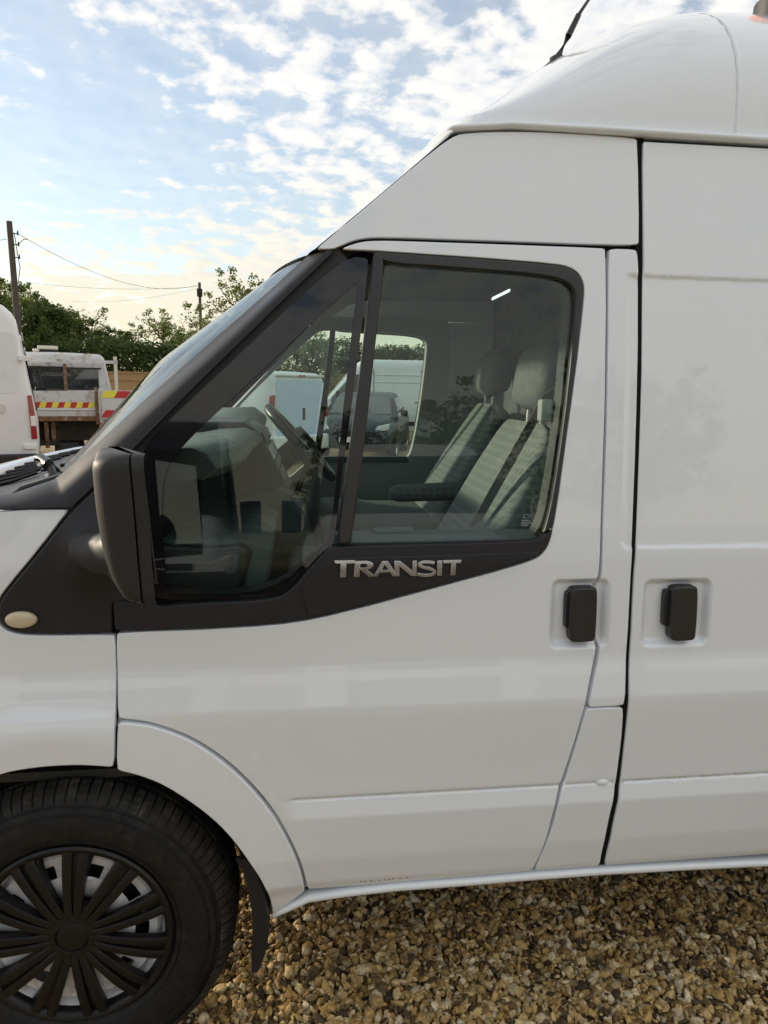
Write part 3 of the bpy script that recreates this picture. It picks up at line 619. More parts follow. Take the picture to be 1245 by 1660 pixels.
# ---- badge letters, each on its own
def zl_(pts): return [(480+x/4.15, 860+y/4.15) for x, y in pts]
def stroke(pts, w):
    P = [np.array(p, float) for p in pts]; A, B = [], []
    ww = w if isinstance(w, list) else [w]*len(P)
    for i, p in enumerate(P):
        t = P[min(i+1, len(P)-1)]-P[max(i-1, 0)]; t /= np.linalg.norm(t); nn = np.array([-t[1], t[0]])*ww[i]/2; A.append(p+nn); B.append(p-nn)
    return [tuple(p) for p in A+B[::-1]]
def spl(pts, k=3):
    P = [np.array(p, float) for p in pts]
    for _ in range(k):
        Q = [P[0]]
        for a, b in zip(P[:-1], P[1:]): Q += [a*.75+b*.25, a*.25+b*.75]
        P = Q+[P[-1]]
    return P
letters = {
 'T1': [[(253, 192), (392, 190), (386, 214), (338, 213), (333, 305), (292, 306), (296, 214), (262, 214)]],
 'R': [[(398, 196), (470, 194), (500, 200), (517, 216), (515, 234), (498, 247), (474, 255), (531, 300), (486, 302), (432, 258), (425, 258), (423, 303), (384, 304), (390, 214), (386, 196)]],
 'A': [[(574, 196), (612, 195), (668, 282), (694, 298), (645, 299), (626, 273), (562, 274), (541, 301), (520, 301), (516, 296)]],
 'N': [[(655, 194), (694, 195), (778, 262), (778, 194), (806, 193), (805, 297), (768, 297), (688, 230), (692, 298), (656, 298)]],
 'S': [stroke(spl([(925, 210), (890, 203), (840, 203), (815, 222), (850, 240), (905, 250), (932, 272), (905, 291), (850, 293), (808, 284)], 3), 22)],
 'I': [[(943, 193), (976, 193), (974, 295), (938, 296)]],
 'T2': [[(980, 190), (1106, 188), (1098, 211), (1070, 210), (1064, 292), (1028, 293), (1034, 211), (984, 213)]],
}
holes = {'R': [(430, 216), (462, 214), (478, 222), (474, 236), (455, 241), (428, 241)], 'A': [(592, 222), (614, 255), (574, 256)]}
for k_, ps in letters.items():
    for p_ in ps:
        poly = PX(zl_(p_))
        if k_ in holes:                        # cut the counter by a slit-free ring
            O = [Vector(p) for p in poly]; H_ = [Vector(p) for p in PX(zl_(holes[k_]))]
            pts = O+H_; vs, _, fs, *_r = delaunay_2d_cdt(pts, [], [list(range(len(O))), list(range(len(O), len(pts)))], 1, 1e-7)
            h2 = np.array([tuple(p) for p in H_])
            fs = [f for f in fs if not inside(h2, np.array([[sum(vs[i][0] for i in f)/len(f), sum(vs[i][1] for i in f)/len(f)]]))[0]]
            bm = bmesh.new(); top = [bm.verts.new((v[0], float(G0(v[1]))-.0125, v[1])) for v in vs]
            for f in fs: bm.faces.new([top[i] for i in f])
            ret = bmesh.ops.extrude_face_region(bm, geom=bm.faces[:])
            for e_ in ret['geom']:
                if isinstance(e_, bmesh.types.BMVert): e_.co.y += .006
            bmesh.ops.recalc_face_normals(bm, faces=bm.faces[:]); me = bpy.data.meshes.new('badge_letter'); bm.to_mesh(me); bm.free()
            me.materials.append(MATS['chrome']); o = bpy.data.objects.new('badge_letter', me); link(o, front_door)
            bv = o.modifiers.new('bevel', 'BEVEL'); bv.width = .0008; bv.segments = 2; bv.limit_method = 'ANGLE'
        else:
            panel('badge_letter', poly, 'chrome', front_door, off=-.0125, flange=.006, rim=.0010, res=.012, round_=False)

# ---- handles
def handle(parent, grip, back, rec):
    h = panel('door_handle', PX(grip), 'black_satin', parent, off=-.014, flange=.026, rim=.005, res=.012, rmax=.006)
    panel('handle_lever', PX(back), 'black_satin', parent, off=.001, flange=.014, rim=.002, res=.012, rmax=.003)
handle(front_door, [(923, 957), (927, 951), (962, 950), (966, 956), (963, 1030), (958, 1038), (924, 1039), (920, 1032)], [(918, 962), (926, 957), (924, 1020), (916, 1018)], None)
handle(sliding_door, [(1086, 955), (1090, 949), (1124, 948), (1128, 954), (1124, 1029), (1119, 1036), (1087, 1037), (1082, 1030)], [(1078, 958), (1087, 956), (1085, 1017), (1075, 1014)], None)

# ---- front: pillar trim, windscreen, forehead
Rpx = [(541, 408), (480, 466), (400, 544), (300, 642), (216, 728), (160, 781), (116, 822), (40, 824), (-40, 826)]
Epx = [(508, 406), (430, 477), (350, 547), (235, 648), (150, 725), (110, 760), (88, 777), (20, 800), (-60, 812)]
Rv = np.array([[*xz(u, v)] for u, v in Rpx]); Ev = []
for u, v in Epx:
    y = .1
    for _ in range(6): p = at(u, v, y); y = float(G0(p.z))+.07
    Ev.append((p.x, p.y, p.z))
Ev = np.array(Ev)
def resamp(A, n):
    t = np.linspace(0, len(A)-1, n); return np.stack([np.interp(t, np.arange(len(A)), A[:, k]) for k in range(A.shape[1])], 1)
NR = 49; Rr, Er = resamp(Rv, NR), resamp(Ev, NR)
def Bz(z): return float(np.interp(z, [1.25, 1.38, 1.50, 1.60, 1.79, 1.92, 2.06], [.16, .19, .26, .31, .22, .10, .02]))
def pill_row(i):
    a = np.array([Rr[i, 0], float(G0(Rr[i, 1]))-.004, Rr[i, 1]]); b = Er[i]; wd = a[0]-b[0]
    B = Bz(b[2]); tg = np.array([-.922*B, .387*.9, 0]); tg /= np.linalg.norm(tg)
    c1 = a+np.array([-.55*max(wd, .03), 0, 0])+(b-a)*[0, 0, .35]; c2 = b-tg*.045
    out = [a+np.array([0, .03, 0])]
    for t in np.linspace(0, 1, 12): out.append(a*(1-t)**3+3*c1*t*(1-t)**2+3*c2*t*t*(1-t)+b*t**3)
    return out
rows = [pill_row(i) for i in range(NR)]
mb = MB(); mb.loft(rows, closed=False, cap=False); pt = mb.build('pillar_trim', 'black_plastic', van, smooth=55)
mb = MB(); mb.loft([[(p[0], 2*YC-p[1], p[2]) for p in r] for r in rows], closed=False, cap=False); mb.build('pillar_trim', 'black_plastic', van, smooth=55)
def arc_f(P, B):
    w = min(1, max(0, (P[2]-1.79)/.27)); f = 1-.60*w; o = [(P[0]-dx*f, P[1]+dy*f, P[2]) for dx, dy in ((0, 0), (.0045, .014), (.0095, .038))]
    q = arc(np.array([P[0]-.014*f, P[1]+.07*f, P[2]]), B, P[1], 38)
    return o+q+[(x, 2*YC-y, z) for x, y, z in o[::-1]]
def arc(P, B, ys, n=40, th0=None, dz=0.0, dx=0.0, full=True):
    """plan curve through P going round the front of the van to the far side"""
    a_ = YC-ys; t0 = math.acos(min(1, max(-1, (YC-P[1])/a_))); xc = P[0]+B*sin(t0); out = []
    for t in np.linspace(t0, pi-t0 if full else pi/2, n): out.append((xc-B*sin(t)+dx, YC-a_*cos(t), P[2]+dz))
    return out
iW = [i for i in range(NR) if i <= (NR-1)*5.95/8]
mb = MB(); mb.loft([arc(Er[i]+np.array([.003, .002, 0]), Bz(Er[i][2]), float(G0(Er[i][2]))) for i in iW], closed=False, cap=False)
mb.build('windscreen', 'windscreen_glass', van, smooth=180)
# black print along the edge of the screen, inside the glass
for sgn in (0, 1):
    rs = []; mb = MB()
    for i in iW:
        aa = arc(Er[i]+np.array([.006, .006, 0]), Bz(Er[i][2]), float(G0(Er[i][2])))[:4]
        rs.append([(x, y if not sgn else 2*YC-y, z) for x, y, z in aa])
    mb.loft(rs, closed=False, cap=False); mb.build('screen_border', 'ceramic_band', van, smooth=180)
# forehead above the screen
Fpx = [(511, 404), (560, 363), (600, 330), (640, 296), (680, 262), (710, 236), (735, 215)]
Fv = np.array([[xz(u, v)[0], float(G0(xz(u, v)[1])), xz(u, v)[1]] for u, v in Fpx])
mb = MB(); mb.loft([arc_f(Fv_+np.array([-.002, .0022, 0]), Bz(Fv_[2])) for Fv_ in resamp(Fv, 14)], closed=False, cap=False); mb.build('forehead', 'white_paint', van, smooth=60)
# second shut line on the forehead edge
# scuttle and bonnet
i0 = iW[-1]; Pb = Er[i0]; ysb = float(G0(Pb[2])); c0 = arc(Pb, Bz(Pb[2]), ysb, 41)
def offc(dx, dz): return [(x+dx*(.55+.45*sin(pi*k/40)), y, z+dz) for k, (x, y, z) in enumerate(c0)]
mb = MB(); mb.loft([offc(.06, -.05), offc(.002, -.004), offc(-.05, -.016), offc(-.13, -.034), offc(-.20, -.046), offc(-.205, -.075)], closed=False, cap=False); sct = mb.build('scuttle', 'black_plastic', van, smooth=50)
for k in range(14):                            # grille bars of the scuttle
    mb = MB(); j = 6+2*k
    if j > 38: break
    a, b, c = offc(-.06, -.010)[j], offc(-.13, -.029)[j], offc(-.19, -.040)[j]; mb.tube([a, b, c], .005, 6); mb.build('scuttle_bar', 'black_plastic', sct, smooth=60)
bl = []
for dx, dz in ((-.202, -.075), (-.205, -.040), (-.212, -.034), (-.30, -.052), (-.45, -.095), (-.60, -.16), (-.70, -.23), (-.74, -.30)):
    cv = [(x+dx+(0 if dx > -.25 else .35*(abs(dx)-.25)*(abs(y-YC)/.9)**2), y, z+dz-(.02+.10*(abs(dx)-.2))*(abs(y-YC)/.88)**3) for x, y, z in c0]
    bl.append(cv)
mb = MB(); mb.loft(bl, closed=False, cap=False); mb.build('bonnet', 'white_paint', van, smooth=60)
mb = MB(); mb.box(-1.36, -1.18, .12, 1.84, .42, .66); mb.build('front_bumper', 'black_plastic', van, bevel=.05, bseg=4)
mb = MB(); mb.box(-1.34, -1.20, .25, 1.71, .68, .98); mb.build('front_grille', 'black_satin', van, bevel=.04, bseg=3)
mb = MB(); mb.box(-1.275, -1.06, .07, .28, .84, 1.10); mb.build('headlight', 'lens_clear', van, bevel=.06, bseg=4)
mb = MB(); mb.box(-1.275, -1.06, 1.68, 1.89, .84, 1.10); mb.build('headlight', 'lens_clear', van, bevel=.06, bseg=4)
# wiper: spindle, arm and blade lying low on the screen
def onscreen(u, v, y, lift=0.0):
    p = at(u, v, y); return Vector((p.x-lift*.7, p.y, p.z+lift*.7))
w0, w1, w2 = at(97, 790, .19), at(82, 758, .225), at(66, 744, .26)
mb = MB(); mb.tube([w0+Vector((.012, 0, -.02)), w0, w0.lerp(w1, .5)+Vector((-.003, 0, .004)), w1], [.011, .011, .009, .009], 10); wip = mb.build('wiper_arm', 'black_satin', van, smooth=50)
mb = MB(); mb.tube([w2+Vector((-.004, .01, -.014)), w2, w1+Vector((-.006, 0, .008)), w1+Vector((.004, .02, -.01))], [.008, .013, .014, .009], 10); mb.build('wiper_knuckle', 'black_satin', wip, smooth=50)
for q in range(5):
    c_ = w2.lerp(w0, .12+.19*q)+Vector((-.010, -.008, .007)); mb = MB(); mb.box(c_.x-.004, c_.x+.004, c_.y-.008, c_.y+.008, c_.z-.003, c_.z+.003); mb.build('wiper_glint_box', 'rim_silver' if q % 2 else 'black_plastic', wip, bevel=.001)  # highlights on the black hinge put in as silver coloured boxes
mb = MB(); mb.tube([w1+Vector((.012, .04, .0)), w1+Vector((.03, .10, .004)), w1+Vector((.03, .40, .01))], .006, 6); mb.build('wiper_blade', 'black_satin', wip, smooth=50)

# ---- roof cap
cx_ = [0.300, 0.385, 0.445, 0.505, 0.565, 0.625, 0.685, 0.745, 0.805, 0.865, 0.925, 0.985, 1.045, 1.105, 1.165]
cz_ = [2.081, 2.1352, 2.1917, 2.2493, 2.3044, 2.3538, 2.3962, 2.4314, 2.4587, 2.4786, 2.4914, 2.4991, 2.503, 2.5054, 2.508]
ZG = 2.078
def capH(x): return float(np.interp(x, cx_, cz_))
xs_ = list(np.linspace(cx_[0], cx_[-1], 44))
def cap_sec(x, s=1.0, n=49):
    H_ = max(capH(x), ZG+.004); w = YC-.115; ex = float(np.interp(x, [cx_[0], cx_[0]+.5], [2.6, 2.9])); out = []
    for f in np.linspace(0, pi, n):
        c, s_ = cos(f), sin(f); y = YC-w*s*math.copysign(abs(c)**(2/ex), c); z = ZG+(H_-ZG)*s*abs(s_)**(2/ex)
        out.append((x-.03*s_*max(0, 1-(x-cx_[0])/.7), y, z))
    return [(out[0][0], out[0][1]+.001, ZG-.010)]+out+[(out[-1][0], out[-1][1]-.001, ZG-.010)]
def even(P, n=49):
    P = np.array(P); c_ = np.r_[0, np.cumsum(np.linalg.norm(np.diff(P, axis=0), axis=1))]; t = np.linspace(0, c_[-1], n); return np.stack([np.interp(t, c_, P[:, k]) for k in range(3)], 1)
fr_ = even(arc_f(Fv[-1]+np.array([-.002, .0022, 0]), Bz(Fv[-1][2])))
mb = MB(); mb.loft([fr_]+[even(cap_sec(x)) for x in xs_ if x > .352]+[even(cap_sec(cx_[-1]))], closed=False, cap=False); cap = mb.build('roof_cap', 'white_paint', van, smooth=70)
mb = MB(); mb.loft([even(cap_sec(cx_[-1])), even(cap_sec(4.38))], closed=False, cap=False); mb.build('roof_cap', 'white_paint', van, smooth=70)
xsm = float(np.interp(1182, [1120, 1245], [cx_[-3], cx_[-1]]))
xsm = at(1184, 120, .16).x
mb = MB(); mb.loft([cap_sec(xsm-.006, 1.0002), cap_sec(xsm-.003, 1.0026), cap_sec(xsm+.003, 1.0026), cap_sec(xsm+.006, 1.0002)], closed=False, cap=False); mb.build('roof_seam', 'white_paint', cap, smooth=70)
# gutter lip
gp = [(x, y) for x, y, z in arc(Fv[-1]+np.array([.0, .001, 0]), .07, Fv[-1][1], 25, full=False)][::-1]
gp += [(Fv[-1][0]+.02+t, Fv[-1][1]-.001) for t in np.linspace(0, 4.38-Fv[-1][0]-.02, 40)]
seq = [(-.020, -.003), (.006, -.004), (.012, -.001), (.0145, .004), (.012, .009), (.003, .012), (-.020, .013)]; rings = []
for i, (x, y) in enumerate(gp):
    a, b = np.array(gp[max(i-1, 0)]), np.array(gp[min(i+1, len(gp)-1)]); t = (b-a)/np.linalg.norm(b-a); nn = np.array([t[1], -t[0]])
    zc_ = 2.072-.012*exp(-((x-Fv[-1][0])/.05)**2)
    ks_ = .12+.88*min(1, max(0, (i-16)/12)); rings.append([(x+nn[0]*(o_ if o_ < 0 else o_*ks_), y+nn[1]*(o_ if o_ < 0 else o_*ks_), zc_+h_*ks_) for o_, h_ in seq])
mb = MB(); mb.loft(rings, closed=False, cap=False); mb.build('roof_gutter', 'white_paint', van, smooth=60)
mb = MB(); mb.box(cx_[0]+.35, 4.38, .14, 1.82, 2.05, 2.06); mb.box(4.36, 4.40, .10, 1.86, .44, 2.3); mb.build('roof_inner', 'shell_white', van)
# aerial and beacon
mb = MB(); a0 = at(884, 112, .34); a1 = at(905, 92, .34); am = at(938, 24, .34); at_ = at(958, -6, .34); at2 = at(990, -60, .34)
mb.loft([[(a0.x+dx, a0.y+dy, a0.z+dz) for dx, dy, dz in ((-.03, -.018, -.02), (.036, -.018, .018), (.036, .018, .018), (-.03, .018, -.02))], [(a1.x+dx, a1.y+dy, a1.z) for dx, dy in ((-.008, -.008), (.008, -.008), (.008, .008), (-.008, .008))]]); ab = mb.build('aerial', 'black_satin', van, bevel=.004)
mb = MB(); mb.tube([a0.lerp(a1, .6), a1, a1.lerp(am, .5), am], [.012, .009, .0075, .0065], 10); mb.tube([am, at_, at2], [.0042, .003, .002], 8); mb.build('aerial_mast', 'black_satin', ab, smooth=50)
bc = at(1250, 18, .36)
mb = MB(); mb.lathe([(0, -.07), (.078, -.07), (.078, .022), (.068, .032), (0, .032)], (bc.x+.045, bc.y, bc.z+.0), 32, axis='z'); bb = mb.build('roof_beacon', 'rubber_seal', van, smooth=40)
mb = MB(); mb.lathe([(.064, .032), (.064, .09), (.055, .115), (.03, .13), (0, .132)], (bc.x+.045, bc.y, bc.z), 32, axis='z'); mb.build('beacon_lens', 'amber_lens', bb, smooth=50)

# ---- door mirror
mL = [(136, 748), (138, 775), (142, 820), (148, 860), (157, 905), (172, 942), (190, 968), (207, 981)]
mR = [(231, 742), (234, 765), (239, 820), (243, 870), (247, 920), (251, 965), (252, 980), (252, 984)]
MYo, MYi = -.27, -.075
lA = np.array([[at(u, v, MYo).x, at(u, v, MYo).z] for u, v in spl(mL, 3)]); rA = np.array([[at(u, v, MYo).x, at(u, v, MYo).z] for u, v in mR])
ztop, zbot = 1.425, float(lA[-1, 1])-.002
def mx(A, z): return float(np.interp(-z, -A[:, 1], A[:, 0]))
def mring(z, xf, xr_, ins, frnt):
    """section of the housing: rounded at the front, square at the back"""
    y0, y1 = MYo+ins, MYi-ins; r1 = min(.058, (xr_-xf)*.72) if frnt else .006; out = []
    xf += ins*(1 if frnt else 0)
    for a in np.linspace(0, 90, 9): t = radians(a); out.append((xf+r1-r1*cos(t) if False else xf+r1*(1-sin(t)), y0+r1*(1-cos(t)), z))
    out = out[::-1]
    def sh(y): return -.085*(y-MYo)/(MYi-MYo)                       # the glass is turned towards the driver
    q = .35 if frnt else 1.0
    out = [(xf+r1*(1-cos(radians(a))), y0+r1*(1-sin(radians(a))), z) for a in np.linspace(0, 90, 9)]       # front-outer corner
    out += [(xr_, y0, z), (xr_+sh(y1), y1, z)]
    if frnt: out += [(min(xf-ins*.0-.006, xr_+sh(y1)-.012)+ins*.8+.014*(1-sin(radians(a))), y1-.02*(1-cos(radians(a))), z) for a in np.linspace(0, 90, 9)]
    else: out += [(xf+sh(y1)+.002*(1-sin(radians(a))), y1-.002*(1-cos(radians(a))), z) for a in np.linspace(0, 90, 9)]
    return out
zsM = [ztop, ztop-.001, ztop-.004, ztop-.009, ztop-.015, ztop-.024]+list(np.linspace(ztop-.034, zbot+.012, 22))+[zbot+.006, zbot+.002, zbot]
def inz(z):
    a = 0.0
    if z > ztop-.024: a = .024-sqrt(max(0, .024**2-(z-(ztop-.024))**2))
    if z < zbot+.012: a = .010-sqrt(max(0, .010**2-min(.01, (zbot+.012-z))**2))
    return a
wid = .022
mb = MB(); mb.loft([mring(z, mx(lA, z), mx(rA, z)-wid-.0003, inz(z), True) for z in zsM]); mir = mb.build('door_mirror', 'mirror_plastic', van, smooth=40)
mb = MB(); mb.loft([mring(z, mx(rA, z)-wid+.0003, mx(rA, z), inz(z), False) for z in zsM]); mb.build('mirror_bezel', 'mirror_plastic', mir, smooth=40)
zm0, zm1 = zbot+.03, ztop-.025
def mgl(z_): return mx(rA, z_)+(zm1-z_)*.04
mb = MB(); mb.loft([[(mgl(z_)-.0086, MYo+.022, z_), (mgl(z_)-.0744, MYi-.022, z_), (mgl(z_)-.0714, MYi-.022, z_), (mgl(z_)-.0056, MYo+.022, z_)] for z_ in np.linspace(zm0, zm1, 6)]); mb.build('mirror_glass', 'mirror_glass', mir)
f0 = at(152, 893, 0); mb = MB()
mb.tube([(f0.x-.012, .0, f0.z), (f0.x+.025, -.035, f0.z+.004), (f0.x+.06, -.075, f0.z+.012), (f0.x+.10, -.12, f0.z+.03)], [.040, .042, .042, .040], 20); mb.build('mirror_arm', 'mirror_plastic', mir, smooth=70)

# ---- wheel
wheel_c = (HUB[0], .026, HUB[2])
mb = MB(); mb.lathe([(.060, .060), (.085, .040), (.120, .032), (.128, .038)], wheel_c, 64)
for k in range(9):                             # the ventilated ring: webs with hand holes between
    a = 2*pi*k/9; mb.lathe([(.126, .037), (.150, .042), (.160, .040)], wheel_c, 10, a0=a, a1=a+2*pi/9*.62)
mb.lathe([(.158, .040), (.176, .036), (.184, .060), (.188, .10), (.186, .13), (.190, .16), (.210, .20)], wheel_c, 64)
mb.lathe([(.184, .060), (.192, .034), (.200, .024), (.212, .016), (.216, .020), (.212, .04)], wheel_c, 64)
wheel = mb.build('front_wheel', 'rim_silver', van, smooth=50)
mb = MB(); mb.lathe([(.0, .09), (.175, .09), (.175, .15)], wheel_c, 48); mb.build('brake_drum', 'brake_dark', wheel, smooth=40)
mb = MB(); mb.lathe([(.213, .022), (.225, .008), (.250, -.002), (.275, -.003), (.300, .003), (.318, .012), (.334, .024), (.3425, .040), (.3445, .07), (.345, .11), (.3445, .15), (.342, .185), (.333, .205), (.30, .222), (.25, .222), (.213, .20)], wheel_c, 120)
for rr2, yy in ((.232, .0045), (.296, .0005), (.312, .0075)): mb.lathe([(rr2-.0018, yy+.001), (rr2, yy-.0020), (rr2+.0018, yy+.0012)], wheel_c, 120)
tyre = mb.build('tyre', 'tyre_rubber', wheel, smooth=40)
mb = MB()                                      # tread: ribs cut by grooves and sipes
def block(a0, a1, prof, skew=0.0):
    vs = []; prof = [(r*1.012, y) for r, y in prof]
    for k, (r, y) in enumerate(prof):
        s_ = skew*(y-.1)
        for a in (a0+s_, a1+s_): vs.append((wheel_c[0]+r*cos(a), wheel_c[1]+y, wheel_c[2]+r*sin(a)))
    n = len(prof); fs = [tuple(2*k for k in range(n-1, -1, -1)), tuple(2*k+1 for k in range(n))]+[(2*k, 2*k+1, 2*((k+1) % n)+1, 2*((k+1) % n)) for k in range(n)]
    mb.add(vs, fs)
NB = 92
for k in range(NB):
    a = 2*pi*k/NB; w_ = 2*pi/NB
    block(a, a+w_*.80, [(.3155, .0085), (.330, .0195), (.3395, .033), (.3470, .050), (.3470, .064), (.335, .064), (.318, .03)])
    for q in range(2): block(a+w_*.5*q, a+w_*(.5*q+.40), [(.335, .072), (.3478, .072), (.3482, .098), (.335, .098)], 1.6)
    for q in range(2): block(a+w_*.5*q, a+w_*(.5*q+.40), [(.335, .106), (.3482, .106), (.3480, .132), (.335, .132)], -1.6)
    block(a, a+w_*.84, [(.335, .140), (.3478, .140), (.347, .160), (.335, .160)])
    block(a, a+w_*.84, [(.335, .168), (.346, .168), (.340, .190), (.328, .205), (.322, .195)])
mb.build('tread', 'tread_rubber', wheel, kind='stuff')
# wheel trim: eleven split spokes with a curved vane each
NS = 11
def polar(r, a, y): return (wheel_c[0]+r*cos(a), wheel_c[1]+y, wheel_c[2]+r*sin(a))
mb = MB(); mb.lathe([(.0, .004), (.030, .003), (.034, .006), (.036, .002), (.050, .004), (.072, .016), (.074, .03)], wheel_c, 48); hc = mb.build('hubcap', 'hubcap_black', wheel, smooth=40)
mb = MB(); mb.lathe([(.194, .030), (.196, .016), (.203, .008), (.212, .006), (.217, .010), (.218, .020)], wheel_c, 96); mb.build('hubcap_ring', 'hubcap_black', wheel, smooth=40)
def ysp(r): return float(np.interp(r, [.04, .08, .14, .19, .21], [.004, -.002, -.003, .003, .010]))
for k in range(NS):
    a = radians(85)-2*pi*k/NS; mb = MB()
    for sgn in (-1, 1):
        secs = []
        for r in np.linspace(.045, .206, 9):
            off_ = np.interp(r, [.045, .21], [.0085, .0180])*sgn; hw = np.interp(r, [.045, .21], [.0080, .0105]); y0 = ysp(r)
            def pp(o_, y_): return (wheel_c[0]+r*cos(a)-o_*sin(a), wheel_c[1]+y_, wheel_c[2]+r*sin(a)+o_*cos(a))
            secs.append([pp(off_-hw, y0+.018), pp(off_-hw, y0+.002), pp(off_-hw*.6, y0), pp(off_+hw*.6, y0), pp(off_+hw, y0+.002), pp(off_+hw, y0+.018)])
        mb.loft(secs)
    secs = []
    for r in np.linspace(.05, .206, 7):
        y0 = ysp(r)
        def pp(o_, y_): return (wheel_c[0]+r*cos(a)-o_*sin(a), wheel_c[1]+y_, wheel_c[2]+r*sin(a)+o_*cos(a))
        secs.append([pp(-.008, y0+.010), pp(.008, y0+.010), pp(.008, y0+.016), pp(-.008, y0+.016)])
    mb.loft(secs)
    secs = []                                  # vane: a twisted blade leaning away from the lower bar
    for r in np.linspace(.075, .204, 8):
        y0 = ysp(r); wv = np.interp(r, [.075, .15, .204], [.003, .007, .016]); o0 = -np.interp(r, [.045, .21], [.0110, .0230])
        def pp(o_, y_): return (wheel_c[0]+r*cos(a)-o_*sin(a), wheel_c[1]+y_, wheel_c[2]+r*sin(a)+o_*cos(a))
        secs.append([pp(o0, y0+.004), pp(o0-wv, y0+.020), pp(o0-wv, y0+.024), pp(o0, y0+.016)])
    mb.loft(secs)
    mb.build('hubcap_spoke', 'hubcap_black', wheel, smooth=40)
for k in range(5):
    a = 2*pi*k/5+.9; c_ = polar(.088, a, .036); mb = MB(); mb.lathe([(.0, -.018), (.008, -.018), (.011, -.010), (.011, .01)], c_, 6); mb.build('wheel_nut', 'rim_silver', wheel)
a = radians(18); mb = MB(); mb.tube([polar(.175, a, .05), polar(.165, a, .02), polar(.160, a, .008)], [.006, .006, .005], 8); mb.build('valve', 'brake_dark', wheel, smooth=50)
# far front wheel and near rear wheel (mostly out of view)
def spare_wheel(name, c, s):
    mb = MB(); mb.lathe([(.215, .0*s), (.27, -.012*s), (.32, .005*s), (.342, .03*s), (.348, .11*s), (.342, .19*s), (.30, .22*s), (.21, .2*s)], c, 64); w = mb.build(name, 'tyre_rubber', van, smooth=40)
    mb = MB(); mb.lathe([(0, .01*s), (.09, .004*s), (.16, .02*s), (.2, .015*s), (.216, .0)], c, 40); mb.build('hubcap', 'hubcap_black', w, smooth=40)
spare_wheel('front_wheel', (HUB[0], 2*YC-.03, HUB[2]), -1); spare_wheel('rear_wheel', (2.80, .03, HUB[2]), 1); spare_wheel('rear_wheel', (2.80, 2*YC-.03, HUB[2]), -1)
# mud flap
fl = [(398, 1389), (413, 1405), (426, 1440), (434, 1480), (434, 1510), (428, 1545), (418, 1572)]
F3 = [at(u, v, .035) for u, v in fl]; mb = MB()
mb.loft([[(p.x-t_, .030, p.z), (p.x, .026, p.z), (p.x+.004, .035, p.z), (p.x+.004, .24, p.z), (p.x-.004, .24, p.z), (p.x-.006, .045, p.z), (p.x-t_, .038, p.z)] for p, t_ in zip(F3, (.022, .028, .032, .034, .033, .028, .014))]); mb.build('mud_flap', 'black_plastic', van, smooth=45)

# ---- far side of the body, seen through the cab
doorpoly = PX([(551, 404), (605, 389), (700, 392), (820, 396), (982, 402), (983, 500), (976, 800), (972, 935), (953, 1120), (906, 1279), (861, 1412), (499, 1442), (417, 1278), (317, 1197), (191, 1165), (188, 1026), (330, 1021), (480, 1012), (600, 982), (700, 955), (800, 928), (868, 908), (892, 870), (906, 800), (936, 580), (946, 470), (926, 434), (905, 428), (780, 418), (660, 410), (600, 406), (570, 405)])
fdoor = panel('front_door', doorpoly, 'white_paint', van, far=True, res=.05)
panel('window_trim', PX(trim_px), 'black_plastic', fdoor, far=True, off=-.004, res=.05)
panel('window_frame', PX(frame_out+frame_in), 'black_satin', fdoor, far=True, off=-.002, res=.04)
panel('door_window', PX(main_glass_px), 'cab_glass', fdoor, far=True, off=.010, flange=.004, rim=.001, res=.08, back=True)
panel('window_divider', PX([(604, 411), (624, 421), (604, 600), (569, 882), (546, 882), (584, 600), (598, 480)]), 'black_satin', fdoor, far=True, off=-.006, flange=.03, res=.05)
panel('quarter_window', PX(quarter_px), 'cab_glass', fdoor, far=True, off=.006, flange=.004, rim=.001, res=.08, back=True)
far_side = panel('far_side_panel', PX([(987, 403), (1037, 397), (1034, 224), (735, 219), (512, 404), (551, 402), (605, 388), (983, 399)][:2])+[(4.4, 1.82), (4.4, .44), (.72, .44), (.68, 1.2)], 'white_paint', van, far=True, res=.15)
panel('upper_panel', PX([(735, 219), (800, 213), (950, 217), (1034, 224)])+[(4.4, 2.06), (4.4, 1.815)]+PX([(983, 397), (700, 387), (605, 384), (549, 400), (512, 404)]), 'white_paint', van, far=True, res=.1)
panel('front_wing', PX([(186, 1029), (187, 1239), (122, 1235), (0, 1250)])+[(-.80, .63), (-.885, .42), (-1.00, .42), (-1.24, .85), (-.95, 1.235)]+PX([(0, 826), (116, 826), (160, 787), (232, 735), (246, 975)]), 'white_paint', van, far=True, res=.1)
